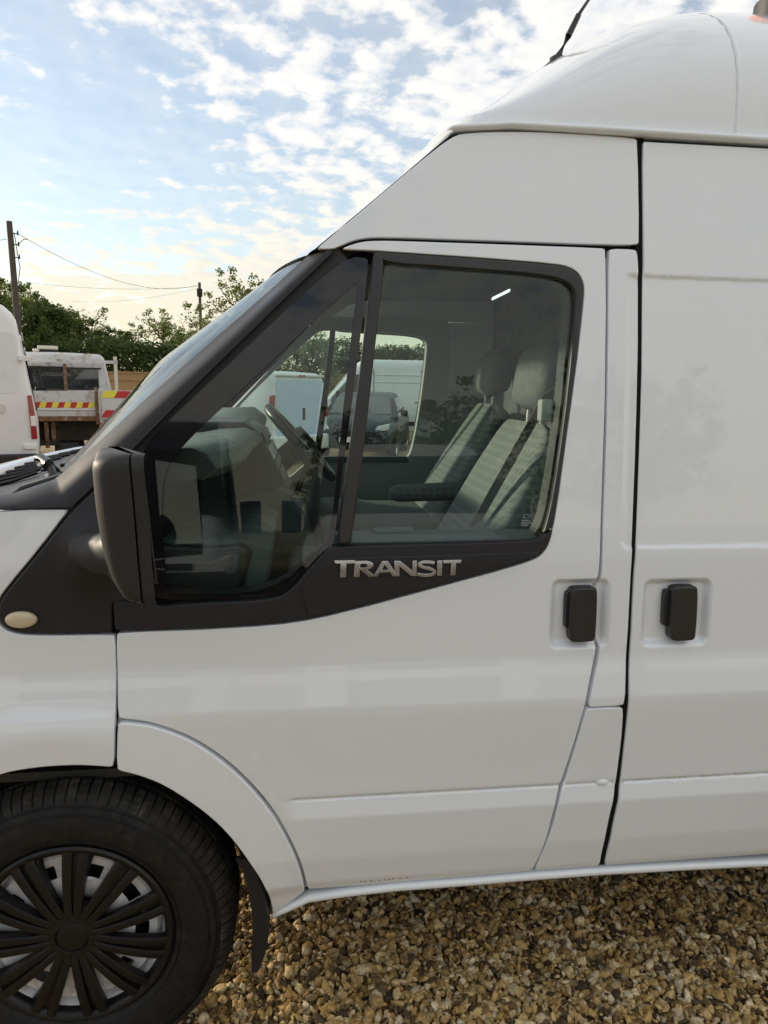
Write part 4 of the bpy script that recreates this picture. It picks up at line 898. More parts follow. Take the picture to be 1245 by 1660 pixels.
# inner linings round both door windows
lin_out = [(540, 398), (605, 380), (820, 388), (1000, 395), (1010, 500), (1003, 800), (990, 1000), (960, 1200), (190, 1160), (186, 1020), (180, 960), (225, 735)]
lin_hole = [(590, 424), (625, 424), (780, 434), (905, 446), (930, 466), (932, 500), (914, 690), (892, 830), (878, 868), (860, 878), (560, 882), (525, 890), (440, 968), (270, 972), (250, 960), (240, 790), (232, 742), (300, 665), (450, 522), (560, 425)]
def lining(name, far, mt, off):
    O = densify([np.array(p) for p in PX(lin_out)], .05); I = densify(smooth_poly(PX(lin_hole), .02), .03); pts = [Vector(p) for p in O]+[Vector(p) for p in I]; no = len(O)
    vs, _, fs, *_r = delaunay_2d_cdt(pts, [], [list(range(no)), list(range(no, len(pts)))], 1, 1e-6); I2 = np.array([tuple(p) for p in I])
    keep = [tuple(f) for f in fs if not inside(I2, np.array([[sum(vs[i][0] for i in f)/len(f), sum(vs[i][1] for i in f)/len(f)]]))[0]]
    V = [(v[0], float(G0(v[1]))+off, v[1]) for v in vs]; b = len(V)
    ii = []
    for p in I: ii.append(min(range(len(vs)), key=lambda i: (vs[i][0]-p[0])**2+(vs[i][1]-p[1])**2))
    R2 = [(V[i][0], V[i][1]-.045, V[i][2]) for i in ii]; V += R2; n = len(ii)
    keep += [(ii[i], ii[(i+1) % n], b+(i+1) % n, b+i) for i in range(n)]
    if far: V = [(x, 2*YC-y, z) for x, y, z in V]
    return meshobj(name, V, keep, mt, van, smooth=40)
lining('door_lining', True, 'trim_grey', .075); lining('door_lining', False, 'dash_dark', .075)
for far in (False, True):
    ys = [.055, .062, .10, .112]
    zz_ = [1.205, 1.226, 1.228, 1.20]
    mb = MB(); mb.loft([[(x, (2*YC-y if far else y), z) for y, z in zip(ys, zz_)] for x in (.075, .30, .525)]); mb.build('door_cap', 'dash_teal', van, bevel=.004)
    if not far:
        mb = MB(); mb.prism(rrect(.165, .255, .068, .094, .012), 1.2275, 1.236, axis='z'); mb.build('door_lock_cover', 'dash_teal', van, bevel=.003)

# ---- cab interior
mb = MB(); mb.loft([[(x, y, z) for x, z in ((.09, 1.800), (.24, 1.90), (.34, 1.925), (.92, 1.93), (.92, 1.945), (.33, 1.94), (.22, 1.91), (.08, 1.806))] for y in (.15, 1.81)]); mb.build('headliner', 'headliner', van)
mb = MB(); mb.box(.90, .93, .135, 1.825, .70, 1.96); mb.build('bulkhead', 'bulkhead_grey', van)
mb = MB(); mb.box(-.75, .92, .09, 1.87, .68, .70); mb.build('cab_floor', 'dash_dark', van)
mb = MB(); lc = at(812, 477, .9); mb.loft([[(lc.x+dx, lc.y+dy, lc.z+dz) for dx, dy, dz in ((s_*.028+.0, -.011, s_*.014-.006), (s_*.028, .011, s_*.014-.006), (s_*.028, .011, s_*.014+.004), (s_*.028, -.011, s_*.014+.004))] for s_ in (-1, 1)]); mb.build('cabin_lamp', 'lamp_white', van, bevel=.003)
dash = [(-.66, 1.22), (-.52, 1.325), (-.36, 1.375), (-.24, 1.402), (-.17, 1.405), (-.135, 1.392), (-.115, 1.362), (-.15, 1.335), (-.30, 1.315), (-.33, 1.23), (-.29, 1.195), (-.14, 1.185), (-.075, 1.19), (-.055, 1.175), (-.075, 1.09), (-.16, .98), (-.30, .90), (-.66, .90)]
mb = MB(); rings = []
for y in np.linspace(.13, 1.83, 18):
    kx = .05*exp(-((y-.13)/.10)**2)+.05*exp(-((y-1.83)/.10)**2); ctr = .035*exp(-((y-.99)/.22)**2)
    rings.append([(x-kx+ctr*(1 if x > -.3 else .3), y, z+ctr*.5*(z > 1.3)) for x, z in dash])
mb.loft(rings); mb.mi = [1 if sum(mb.v[i][2] for i in f)/len(f) < 1.33 else 0 for f in mb.f]; dsh = mb.build('dashboard', ['dash_grey', 'dash_dark'], van, smooth=40, bevel=.006)
mb = MB(); mb.lathe([(.036, .0), (.036, -.03), (.0, -.03)], (-.175, .42, 1.1955), 28, axis='z'); mb.lathe([(.042, .0), (.042, .006), (.034, .006)], (-.175, .42, 1.189), 28, axis='z'); mb.build('cup_holder', 'dash_teal', dsh, smooth=40)
mb = MB(); rings = []
for y in np.linspace(.16, .80, 9): rings.append([(x, y, z) for x, z in ((-.30, 1.2), (-.10, 1.197), (-.05, 1.182), (-.06, 1.10), (-.14, 1.0), (-.3, .95))])
mb.loft(rings); mb.build('lower_tray', 'dash_teal', dsh, smooth=40, bevel=.01)
mb = MB(); mb.prism([(-.30, 1.43), (-.16, 1.43), (-.115, 1.405), (-.03, 1.225), (.03, 1.14), (.055, 1.05), (.04, .70), (-.30, .70)], .80, 1.20); cst = mb.build('centre_console', 'dash_dark', dsh, bevel=.014, bseg=3)
mb = MB(); mb.prism([(-.04, 1.235), (.035, 1.15), (.065, 1.05), (.05, .70), (-.2, .70), (-.2, 1.2)], .72, .79); mb.build('console_cheek', 'dash_teal', dsh, bevel=.012, bseg=3)
sl = Vector((-.03+.115, 0, 1.225-1.405)).normalized(); nl = Vector((-sl.z, 0, sl.x))*-1
def onstack(t, y, h): p = Vector((-.115, y, 1.405))+sl*t+Vector((sl.z*-1, 0, sl.x))*h; return p
for (t0, t1, y0, y1, mt, nm) in ((.012, .05, .83, .97, 'dash_dark', 'air_vent'), (.012, .05, 1.03, 1.17, 'dash_dark', 'air_vent'), (.06, .105, .84, 1.16, 'rim_silver', 'radio'), (.112, .135, .84, 1.16, 'trim_grey', 'button_row'), (.145, .185, .85, .94, 'trim_grey', 'heater_knob'), (.145, .185, .96, 1.05, 'trim_grey', 'heater_knob')):
    mb = MB(); q = [onstack(t0, y0, .002), onstack(t0, y1, .002), onstack(t1, y1, .002), onstack(t1, y0, .002)]; q2 = [onstack(t0, y0, .010), onstack(t0, y1, .010), onstack(t1, y1, .010), onstack(t1, y0, .010)]
    mb.loft([q, q2])
    if nm == 'air_vent':
        for s_ in range(4): a = onstack(t0+.006+.009*s_, y0, .013); b = onstack(t0+.006+.009*s_, y1, .013); mb.tube([a, b], .0016, 5)
    mb.build(nm, mt, cst if False else dsh, bevel=.002)
mb = MB(); mb.tube([(.0, 1.0, 1.17), (.03, 1.0, 1.25), (.045, 1.0, 1.29)], [.010, .010, .012], 10); mb.tube([(.045, 1.0, 1.28), (.05, 1.0, 1.325)], [.022, .020], 12); mb.build('gear_lever', 'dash_dark', van, smooth=50)
mb = MB(); mb.loft([[(x, y, z+.03*sin(pi*(y-1.2)/.5)) for x, z in ((-.40, 1.36), (-.30, 1.425), (-.16, 1.43), (-.12, 1.40), (-.14, 1.33), (-.4, 1.3))] for y in np.linspace(1.2, 1.7, 9)]); mb.build('instrument_hood', 'dash_grey', dsh, smooth=50)
# steering wheel
swc = Vector((.022, 1.40, 1.322)); e1 = Vector((0, 1, 0)); e2 = Vector((.223, 0, -.242)).normalized(); e3 = e1.cross(e2)
mb = MB(); rings = []
for k in range(49):
    a = 2*pi*k/48; dr = e1*cos(a)+e2*sin(a); rings.append([swc+dr*(.180+.019*cos(b))+e3*.019*sin(b) for b in np.linspace(0, 2*pi, 12, endpoint=False)])
mb.loft(rings, cap=False); stw = mb.build('steering_wheel', 'black_plastic', van, smooth=60)
mb = MB()
for a in (0, pi, pi/2): dr = e1*cos(a)+e2*sin(a); mb.tube([swc+dr*.05-e3*.015, swc+dr*.175], [.018, .012], 8)
mb.build('wheel_spokes', 'dash_dark', stw, smooth=50)
mb = MB(); rings = [[swc+(e1*cos(a)+e2*sin(a))*r+e3*h for a in np.linspace(0, 2*pi, 20, endpoint=False)] for r, h in ((.05, -.045), (.062, -.01), (.055, .004), (.03, .008))]
mb.loft(rings); mb.build('airbag_cover', 'dash_dark', stw, smooth=50)
sg = 1 if e3.x < 0 else -1
mb = MB(); mb.tube([swc, swc+e3*sg*.12, swc+e3*sg*.28], [.04, .045, .05], 12); mb.tube([swc+e3*sg*.06+e1*-.03, swc+e3*sg*.06-e1*.16], .008, 6); mb.build('steering_column', 'dash_dark', stw, smooth=50)
# seats
def seat(yc, x0, z0, x1, z1, hz0, hz1, hx, w=.52):
    t = MB(); dirv = Vector((x1-x0, 0, z1-z0)); Ls = dirv.length; dirv.normalize(); nb = Vector((dirv.z, 0, -dirv.x)); rings = []
    def ringat(s, wd, th, xo=0):
        c = Vector((x0, yc, z0))+dirv*s+nb*xo; out = []
        for a in np.linspace(0, 2*pi, 28, endpoint=False):
            ca, sa = cos(a), sin(a); yy = wd/2*math.copysign(abs(ca)**.35, ca); dd = th*(.5+.5*math.copysign(abs(sa)**.5, sa)); 
            if sa < 0: dd = th*.5*(1-abs(sa)**.5)+.012*(1-abs(ca)**4)
            out.append(tuple(c+Vector((0, yy, 0))+nb*dd))
        return out
    for s, ws, th in ((-.08, .94, .13), (0, 1, .15), (.12, 1, .15), (.25, .98, .14), (Ls-.12, .92, .12), (Ls-.04, .84, .11), (Ls-.012, .74, .09), (Ls, .58, .06)): rings.append(ringat(s, w*ws, th))
    t.loft(rings); b = t.build('seat', 'seat_cloth', van, smooth=60)
    h = MB(); rings = []
    for f in np.linspace(0, 1, 9):
        sc_ = (1-abs(2*f-1)**4.5)**.5 if 0 < f < 1 else .30; z = hz0+(hz1-hz0)*f; xx = hx+.03*f
        rings.append([(xx+.05+.055*sc_*math.copysign(abs(sin(a))**.7, sin(a)), yc+.135*(.35+.65*sc_)*math.copysign(abs(cos(a))**.5, cos(a)), z) for a in np.linspace(0, 2*pi, 24, endpoint=False)])
    h.loft(rings); h.build('headrest', 'seat_grey', b, smooth=60)
    for dy in (-.055, .055): p = MB(); p.tube([(hx+.045, yc+dy, hz0-.06), (hx+.05, yc+dy, hz0+.03)], .006, 8); p.build('headrest_post', 'rim_silver', b, smooth=50)
    c = MB(); c.loft([[(x0+.10-xx, yc+sy, z0-.10+zz_+.015*(xx > .4)) for sy, zz_ in ((-w/2, -.08), (-w/2, .03), (-w*.36, .06), (w*.36, .06), (w/2, .03), (w/2, -.08))] for xx in (0, .12, .30, .46, .52)]); c.build('seat_cushion', 'seat_grey', b, smooth=60, bevel=.02, bseg=3)
    c = MB(); c.box(x0-.35, x0+.10, yc-w*.42, yc+w*.42, .70, z0-.16); c.build('seat_base', 'dash_dark', b)
    return b
seat(.46, .40, 1.10, .605, 1.46, 1.485, 1.665, .60)
ds_ = seat(1.42, .52, 1.10, .765, 1.49, 1.515, 1.70, .735)
mb = MB(); p0, p1 = at(632, 800, 1.08), at(770, 795, 1.08); mb.tube([p0, p0.lerp(p1, .1), p1], [.022, .032, .034], 12); mb.build('armrest', 'seat_cloth', ds_, smooth=60)
mb = MB(); b0 = at(893, 632, .15); b1 = at(860, 690, .24); b2 = at(770, 850, .30)
for a, b in ((b0, b1), (b1, b2)): mb.loft([[p+Vector((-.018, 0, -.010)), p+Vector((.018, 0, .010)), p+Vector((.018, .003, .010)), p+Vector((-.018, .003, -.010))] for p in (a, b)])
mb.build('seat_belt', 'belt_grey', van)
mb = MB(); c_ = at(885, 662, .14); mb.box(c_.x-.014, c_.x+.014, c_.y-.01, c_.y+.02, c_.z-.03, c_.z+.02); mb.build('belt_adjuster', 'trim_grey', van, bevel=.005)

# ------------------------------------------------------------------ the yard around
fh, rh = Vector((sin(YAW), cos(YAW), 0)), Vector((cos(YAW), -sin(YAW), 0))
def gp_(u, d): p = Vector((CAM.x, CAM.y, 0))+fh*d+rh*((u-622.5)/FPX*cos(PITCH)*d); return Vector((p.x, p.y, 0))
def zat(v, d, u=250): r_ = ray(u, v); return CAM.z+r_.z/r_.dot(fh)*d
def face_away(u): return -math.atan2(gp_(u, 10).x-CAM.x, gp_(u, 10).y-CAM.y)   # turn that points local +y along the view towards u

def body_rings(st, n=9):
    """st: (y, half width, z bottom, z waist, z top, roof half width factor, corner radius)"""
    out = []
    for y, w, zb, zw, zt, k, cr in st:
        cr = min(cr, (zt-zw)*.8, w*k*.9); half = [(w*.94, zb), (w*.985, zb+(zw-zb)*.15), (w, zb+(zw-zb)*.55), (w, zw)]
        wt = w*k
        for t in np.linspace(0, 1, 4)[1:]: half.append((w+(wt-w)*t, zw+(zt-cr-zw)*t))
        for a in np.linspace(0, 90, 6)[1:]: half.append((wt-cr*(1-cos(radians(a))), zt-cr*(1-sin(radians(a)))))
        ring = [(x, y, z) for x, z in half]+[(0, y, zt+.015)]+[(-x, y, z) for x, z in half[::-1]]
        out.append(ring)
    return out
def add_wheel(parent, x, y, s, r=.33, w=.2, cover='hubcap_black'):
    mb = MB(); prof = [(r*.62, .0), (r*.80, -.012), (r*.95, .004), (r, .03), (r, w-.03), (r*.92, w), (r*.6, w)]
    rings = []
    for k in range(33): a = 2*pi*k/32; rings.append([(x-s*q, y+rr*cos(a), r+rr*sin(a)) for rr, q in prof])
    mb.loft(rings, closed=False, cap=False); t = mb.build('wheel', 'tyre_rubber', parent, smooth=40)
    mb = MB(); prof = [(0, .015), (r*.2, .012), (r*.5, .03), (r*.63, .004), (r*.63, .05)]; rings = []
    for k in range(25): a = 2*pi*k/24; rings.append([(x-s*q, y+rr*cos(a), r+rr*sin(a)) for rr, q in prof])
    mb.loft(rings, closed=False, cap=False); mb.build('rim', cover, t, smooth=40)
def arch(parent, x, y, s, r=.33, col='chassis'):
    mb = MB(); n = 20; o = [(y+r*1.17*cos(a), max(.28, r+r*1.17*sin(a))) for a in np.linspace(-.35, pi+.35, n)]
    mb.prism(o, x+s*.004, x-s*.25, axis='x'); mb.build('wheel_arch', col, parent)

def panel_van(label, loc, rz, L=5.6, W=2.0, H=2.6, paint='far_white', group=None, rear=True, front=False, kroof=.88, crn=.22, zb=.42):
    v = empty('panel_van', loc, rz, label=label, cat='van', group=group); w = W/2; zw = 1.05
    st = [(0, w*.93, zb, zw, H-.10, kroof-.02, crn), (.03, w*.965, zb, zw, H-.05, kroof-.01, crn), (.12, w*.99, zb, zw, H-.012, kroof, crn), (.4, w, zb, zw, H, kroof, crn), (L-2.2, w, zb, zw, H, kroof, crn), (L-1.95, w, zb, zw, H-.03, kroof-.01, crn),
          (L-1.78, w, zb, zw, H-.14, .85, .2), (L-1.05, w*.99, zb, zw, 1.36, .84, .12), (L-.85, w*.98, zb, zw-.05, 1.22, .84, .12), (L-.30, w*.95, zb, .86, 1.06, .88, .12), (L-.10, w*.90, zb, .80, .98, .9, .10), (L, w*.84, zb+.03, .74, .90, .92, .08)]
    mb = MB(); mb.loft(body_rings(st)); mb.build('body', paint, v, smooth=42)
    def sx(z, z_top=H): return w*(1-((1-kroof)*max(0, (z-zw))/(z_top-zw)))
    for s in (-1, 1):
        for y in (1.05, L-1.0): arch(v, s*w*.995, y, s); add_wheel(v, s*(w*.985), y, s)
        mb = MB(); y0, y1, y2, y3 = L-2.15, L-1.62, L-1.10, L-.98     # cab side window
        q = [(y0, 1.22), (y3-.06, 1.22), (y3-.10, 1.34), (L-1.66, H-.38 if H < 2.3 else 1.95), (y0, H-.32 if H < 2.3 else 2.0)]
        mb.loft([[(s*(sx(z)+.004), y, z) for y, z in q], [(s*(sx(z)-.03), y, z) for y, z in q]]); mb.build('cab_window', 'dark_glass', v)
        for y in (L-2.25, L-3.6): mb = MB(); mb.loft([[(s*(sx(z)+.0035), y, z), (s*(sx(z)+.0035), y+.016, z), (s*(sx(z)-.02), y+.016, z), (s*(sx(z)-.02), y, z)] for z in (zb+.08, 1.05, H-.28)]); mb.build('door_gap', 'gap_black', v)
        mb = MB(); mb.loft([[(s*(sx(1.20)+.010), y, 1.19), (s*(sx(1.2)+.010), y, 1.225), (s*(sx(1.2)-.02), y, 1.225), (s*(sx(1.2)-.02), y, 1.19)] for y in (.3, L-3.4)]); mb.build('slide_rail', 'gap_black', v)
        mb = MB(); mb.box(min(s*w*.9, s*(w+.012)), max(s*w*.9, s*(w+.012)), 1.5, L-1.5, .56, .68); mb.build('rub_strip', 'black_plastic', v, bevel=.01)
        for zz in (H-.42, H-.62): mb = MB(); mb.loft([[(s*(sx(zz+dz)+o_), y, zz+dz) for o_, dz in ((-.01, -.02), (.007, -.008), (.007, .008), (-.01, .02))] for y in (.25, L-2.3)]); mb.build('side_crease', paint, v, smooth=60)
        mb = MB(); mb.loft([[(s*(w+.02), L-1.25, 1.2), (s*(w+.2), L-1.27, 1.2), (s*(w+.2), L-1.17, 1.2), (s*(w+.02), L-1.17, 1.2)], [(s*(w-.0), L-1.25, 1.5), (s*(w+.2), L-1.27, 1.52), (s*(w+.2), L-1.17, 1.5), (s*(w), L-1.17, 1.5)]]); mb.build('door_mirror', 'black_plastic', v, bevel=.02)
    if rear:
        mb = MB(); mb.box(-w*.96, w*.96, -.10, .08, .40, .60); mb.build('rear_bumper', 'black_plastic', v, bevel=.03, bseg=3)
        for s in (-1, 1):
            mb = MB(); q = [(w*.885, 1.40), (w*.935, 1.40), (w*.970, 1.05), (w*.972, .80), (w*.90, .80)]
            mb.prism([(s*x, z) for x, z in q], -.018, .03); mb.build('tail_light', 'tail_red', v, bevel=.008)
            mb = MB(); mb.prism([(s*x, z) for x, z in ((w*.902, 1.12), (w*.962, 1.12), (w*.966, .98), (w*.902, .98))], -.020, .0); mb.build('reversing_lens', 'lens_clear', v, bevel=.003)
            mb = MB(); mb.prism([(s*x, z) for x, z in ((w*.72, .50), (w*.92, .50), (w*.92, .56), (w*.72, .56))], -.106, -.09); mb.build('reflector', 'tail_red', v)
            for zz in (.66, 1.86): mb = MB(); mb.box(min(s*w*.80, s*w*.955), max(s*w*.80, s*w*.955), -.035, .02, zz, zz+.07); mb.build('door_hinge', 'far_white', v, bevel=.01)
            mb = MB(); mb.prism(rrect(*(sorted((s*.06, s*w*.80))), 1.42, H-.42, .10), -.006, .02); mb.build('rear_door_panel', paint, v, bevel=.005)
        mb = MB(); mb.box(-.006, .006, -.004, .05, .62, H-.2); mb.build('door_gap', 'gap_black', v)
        mb = MB(); mb.prism([(w*.55+.07*cos(a), 1.22+.07*sin(a)) for a in np.linspace(0, 2*pi, 20, endpoint=False)], -.012, .02); mb.build('roundel', 'ceramic_white', v, bevel=.004)
        mb = MB(); mb.box(-.26, .26, -.112, -.10, .44, .55); mb.build('number_plate', 'plate_yellow', v)
    if front:
        t = np.array([(L-1.74, H-.17), (L-1.06, 1.375)])
        mb = MB(); A = [(-w*.80, t[0][0]+.012, t[0][1]), (w*.80, t[0][0]+.012, t[0][1]), (w*.86, t[1][0]+.012, t[1][1]+.01), (-w*.86, t[1][0]+.012, t[1][1]+.01)]
        mb.loft([A, [(x, y-.03, z-.03) for x, y, z in A]]); mb.build('windscreen', 'dark_glass', v)
        mb = MB(); mb.box(-w*.60, w*.60, L-.05, L+.02, .62, .92); mb.build('grille', 'black_plastic', v, bevel=.02)
        mb = MB(); mb.box(-w*.86, w*.86, L-.10, L+.03, .36, .58); mb.build('front_bumper', 'black_plastic', v, bevel=.04)
        for k in range(3): mb = MB(); mb.box(-w*.5, w*.5, L+.018, L+.028, .68+.08*k, .70+.08*k); mb.build('grille_bar', 'chrome', v)
        for s in (-1, 1): mb = MB(); mb.prism([(s*x, z) for x, z in ((w*.62, .74), (w*.90, .78), (w*.92, 1.0), (w*.66, .90))], L-.22, L-.01); mb.build('headlight', 'lens_clear', v, bevel=.02)
        mb = MB(); mb.box(-.26, .26, L+.03, L+.042, .44, .55); mb.build('number_plate', 'plate_white', v)
    return v

# white van at the left edge, rear towards us
uA, dA = 52, 9.9; A_ = gp_(uA, dA); rzA = face_away(48)
panel_van('white high roof panel van at the left edge, its tall red tail light showing', (A_.x-.98*cos(rzA), A_.y-.98*sin(rzA), 0), rzA, H=2.66, W=2.02, kroof=.82, crn=.34)
# white low van seen side on through the cab
C_ = gp_(540, 20.6)
panel_van('white low roof panel van parked side on beyond the cab windows', (C_.x+4.4, C_.y+.2, 0), radians(90), L=5.6, H=2.38, W=2.0, rear=False)

def small_van(label, loc, rz):
    v = empty('small_van', loc, rz, label=label, cat='van'); w, L, H, zb, zw = .90, 4.3, 1.88, .32, .98
    st = [(0, w*.93, zb, zw, H-.14, .86, .16), (.04, w*.965, zb, zw, H-.06, .87, .16), (.14, w*.99, zb, zw, H-.015, .87, .16), (.5, w, zb, zw, H, .87, .16), (2.3, w, zb, zw, H, .86, .16), (2.7, w, zb, zw, H-.10, .84, .16), (3.35, w*.99, zb, zw, 1.16, .84, .12), (3.6, w*.98, zb, .92, 1.06, .86, .12), (4.15, w*.93, zb, .72, .88, .88, .1), (4.3, w*.84, zb+.05, .62, .76, .9, .08)]
    mb = MB(); mb.loft(body_rings(st)); mb.build('body', 'far_white', v, smooth=42)
    for s in (-1, 1):
        for y in (.75, 3.35): arch(v, s*w*.995, y, s, .31); add_wheel(v, s*w*.985, y, s, .31, .19, 'rim_silver')
        mb = MB(); mb.prism([(s*x, z) for x, z in ((w*.83, 1.42), (w*.935, 1.40), (w*.975, .98), (w*.86, .96))], -.02, .05); mb.build('tail_light', 'tail_red', v, bevel=.01)
        mb = MB(); mb.box(min(s*w*.9, s*(w+.01)), max(s*w*.9, s*(w+.01)), .45, 3.0, .62, .72); mb.build('rub_strip', 'black_plastic', v, bevel=.008)
        mb = MB(); mb.box(min(s*w*.9, s*(w+.004)), max(s*w*.9, s*(w+.004)), 1.9, 1.914, .42, 1.0); mb.build('door_gap', 'gap_black', v)
        q = [(2.05, 1.08), (3.2, 1.08), (2.72, 1.62), (2.05, 1.66)]; mb = MB(); mb.loft([[(s*(w*(1-.13*(z-zw)/.9)+.006), y, z) for y, z in q], [(s*w*.8, y, z) for y, z in q]]); mb.build('cab_window', 'dark_glass', v)
    mb = MB(); mb.prism(rrect(-w*.80, w*.80, .62, H-.16, .08), -.016, .03); tg = mb.build('tailgate', 'far_white_bluesheen', v, bevel=.012)
    mb = MB(); mb.box(.05, .12, -.030, -.01, .92, 1.16); mb.build('handle', 'black_plastic', tg, bevel=.006)
    mb = MB(); mb.box(-w*.78, w*.78, -.05, .12, H-.10, H-.05); mb.build('tailgate_spoiler', 'far_white', v, bevel=.02)
    mb = MB(); mb.box(-.10, .10, -.056, -.045, H-.095, H-.065); mb.build('brake_light', 'tail_red', v)
    mb = MB(); mb.box(-w*.97, w*.97, -.10, .12, .30, .62); mb.build('rear_bumper', 'far_white', v, bevel=.05, bseg=3)
    mb = MB(); mb.box(-.26, .26, -.112, -.10, .44, .55); mb.build('number_plate', 'plate_yellow', v)
    return v
B_ = gp_(484, 14.6)
small_van('small white van with a blue reflection coloured into its tailgate seen past the steering wheel', (B_.x, B_.y, 0), radians(48))

def dark_car(label, loc, rz):
    v = empty('parked_car', loc, rz, label=label, cat='car'); w, L, zb, zw = .90, 4.3, .28, .86
    st = [(0, w*.84, zb+.1, .62, .84, .88, .1), (.06, w*.92, zb, .72, .95, .86, .1), (.35, w*.98, zb, .84, 1.16, .80, .12), (.75, w, zb, zw, 1.42, .74, .14), (1.3, w, zb, zw, 1.49, .74, .14), (2.2, w, zb, zw, 1.47, .74, .14), (2.55, w, zb, zw, 1.38, .76, .12), (3.25, w*.99, zb, .84, .99, .84, .10), (3.5, w*.98, zb, .78, .94, .86, .1), (4.1, w*.92, zb, .62, .80, .88, .1), (4.3, w*.80, zb+.06, .54, .66, .9, .08)]
    mb = MB(); mb.loft(body_rings(st)); mb.build('body', 'far_dark', v, smooth=42)
    for s in (-1, 1):
        for y in (.85, 3.45): arch(v, s*w*.995, y, s, .33); add_wheel(v, s*w*.985, y, s, .33, .2, 'rim_silver')
        mb = MB(); mb.prism([(s*x, z) for x, z in ((w*.52, .66), (w*.86, .70), (w*.90, .84), (w*.6, .78))], 3.95, 4.24); mb.build('headlight', 'lens_clear', v, bevel=.02)
        q = [(1.0, .95), (3.05, .95), (2.5, 1.36), (1.1, 1.38)]; mb = MB(); mb.loft([[(s*(w*(1-.26*(z-zw)/.62)+.006), y, z) for y, z in q], [(s*w*.6, y, z) for y, z in q]]); mb.build('side_window', 'dark_glass', v)
        mb = MB(); mb.box(min(s*w, s*(w+.16)), max(s*w, s*(w+.16)), 2.75, 2.88, .96, 1.10); mb.build('door_mirror', 'far_dark', v, bevel=.03)
        mb = MB(); mb.prism([(s*x, z) for x, z in ((w*.62, .78), (w*.93, .78), (w*.93, .94), (w*.66, .92))], -.005, .2); mb.build('tail_light', 'tail_red', v, bevel=.02)
    A = [(-w*.66, 2.56, 1.39), (w*.66, 2.56, 1.39), (w*.78, 3.22, 1.015), (-w*.78, 3.22, 1.015)]; mb = MB(); mb.loft([A, [(x, y-.03, z-.03) for x, y, z in A]]); mb.build('windscreen', 'dark_glass', v)
    mb = MB(); mb.box(-.45, .45, 4.24, 4.32, .42, .60); mb.build('grille', 'black_plastic', v, bevel=.02)
    mb = MB(); mb.box(-.26, .26, 4.32, 4.335, .44, .55); mb.build('number_plate', 'plate_white', v)
    return v
D_ = gp_(570, 15.2)
dark_car('dark blue hatchback parked between the small van and the low van', (D_.x+1.0, D_.y+4.1, 0), radians(166))

# tipper truck with chevrons
tU, tD = 95, 12.6; T_ = gp_(tU, tD); rzT = face_away(tU)
truck = empty('tipper_truck', (T_.x, T_.y, 0), rzT, label='white dropside tipper truck with rusty edges and red and yellow chevron boards', cat='truck')
def tl(u, v, dy=0.0): d = tD+dy; return ((u-tU)*d/1151*1.0, zat(v, d))
def tbox(name, u0, u1, v0, v1, dy, th, mt, par=None, bev=None):
    (x0, z1), (x1, z0) = tl(u0, v0, dy), tl(u1, v1, dy); mb = MB(); mb.box(x0, x1, dy, dy+th, z0, z1); return mb.build(name, mt, par or truck, bevel=bev)
cy = 2.1
(x0, zt), (x1, zb_) = tl(20, 574, cy), tl(172, 690, cy); xm = (x0+x1)/2; hw = (x1-x0)/2
mb = MB(); rings = body_rings([(cy, hw*.97, zb_, 1.35, zt-.06, .88, .16), (cy+.05, hw, zb_, 1.35, zt-.01, .88, .16), (cy+1.0, hw, zb_, 1.35, zt, .88, .16), (cy+1.35, hw, zb_, 1.35, zt-.12, .86, .16), (cy+2.0, hw, zb_, 1.25, 1.36, .86, .12), (cy+2.7, hw*.94, zb_, .85, 1.05, .88, .1)])
mb.loft([[(x+xm, y, z) for x, y, z in r] for r in rings]); cab = mb.build('cab', 'rusty_white', truck, smooth=42)
tbox('rear_window', 44, 152, 600, 634, cy-.012, .03, 'dark_glass', cab, .006)
tbox('window_surround', 40, 156, 597.5, 599.5, cy-.02, .03, 'black_plastic', cab); 
mb = MB()
for k in range(17): (xa, za), (xb, zb2) = tl(44+k*3.5, 596, cy-.10), tl(44+k*3.5, 636, cy-.10); mb.tube([(xa, cy-.10, za), (xb, cy-.10, zb2)], .005, 5)
for k in range(11): (xa, za), (xb, _) = tl(43, 597+k*3.8, cy-.10), tl(101, 597, cy-.10); mb.tube([(xa, cy-.106, za), (xb, cy-.106, za)], .005, 5)
mb.build('window_guard', 'mesh_black', truck, kind='stuff')
tbox('headboard_rail', 38, 182, 585, 590, cy-.22, .05, 'rusty_white'); tbox('headboard_post', 100.5, 105.5, 592, 638, cy-.20, .06, 'rust'); tbox('headboard_post', 176, 181, 578, 637, cy-.22, .06, 'cream_plastic')
tbox('beacon_bar', 66, 95, 564, 570, cy+.5, .25, 'cream_plastic', None, .02); tbox('beacon_base', 64, 93, 569, 575, cy+.52, .2, 'chassis', None, .02); tbox('beacon_bar', 59, 68, 569, 574, cy+.4, .25, 'cream_plastic', None, .02)
tb = tbox('tailboard', 8, 146, 636, 677, 0, .035, 'rusty_white', None, .006)
tbox('board_ledge', 8, 145, 664.5, 667, -.02, .03, 'far_white', tb, .004)
def chev(n, u0, u1, v0, v1, dy, par, first, lean):
    wdt = (u1-u0)/n
    for k in range(n):
        a, b = u0+k*wdt, u0+(k+1)*wdt; q = [tl(a-lean, v0, dy), tl(b-lean, v0, dy), tl(b+lean, v1, dy), tl(a+lean, v1, dy)]
        mb = MB(); mb.prism(q, dy-.006, dy+.002); mb.build('chevron_stripe', 'chev_red' if (k+first) % 2 == 0 else 'chev_yellow', par)
chev(15, 10, 144, 654, 663, -.001, tb, 1, -1.6)
tbox('bed_rail', 6, 148, 677, 685, -.03, .12, 'rust', None, .008); tbox('bed_floor', 8, 190, 672, 678, .05, cy-.3, 'rusty_white')
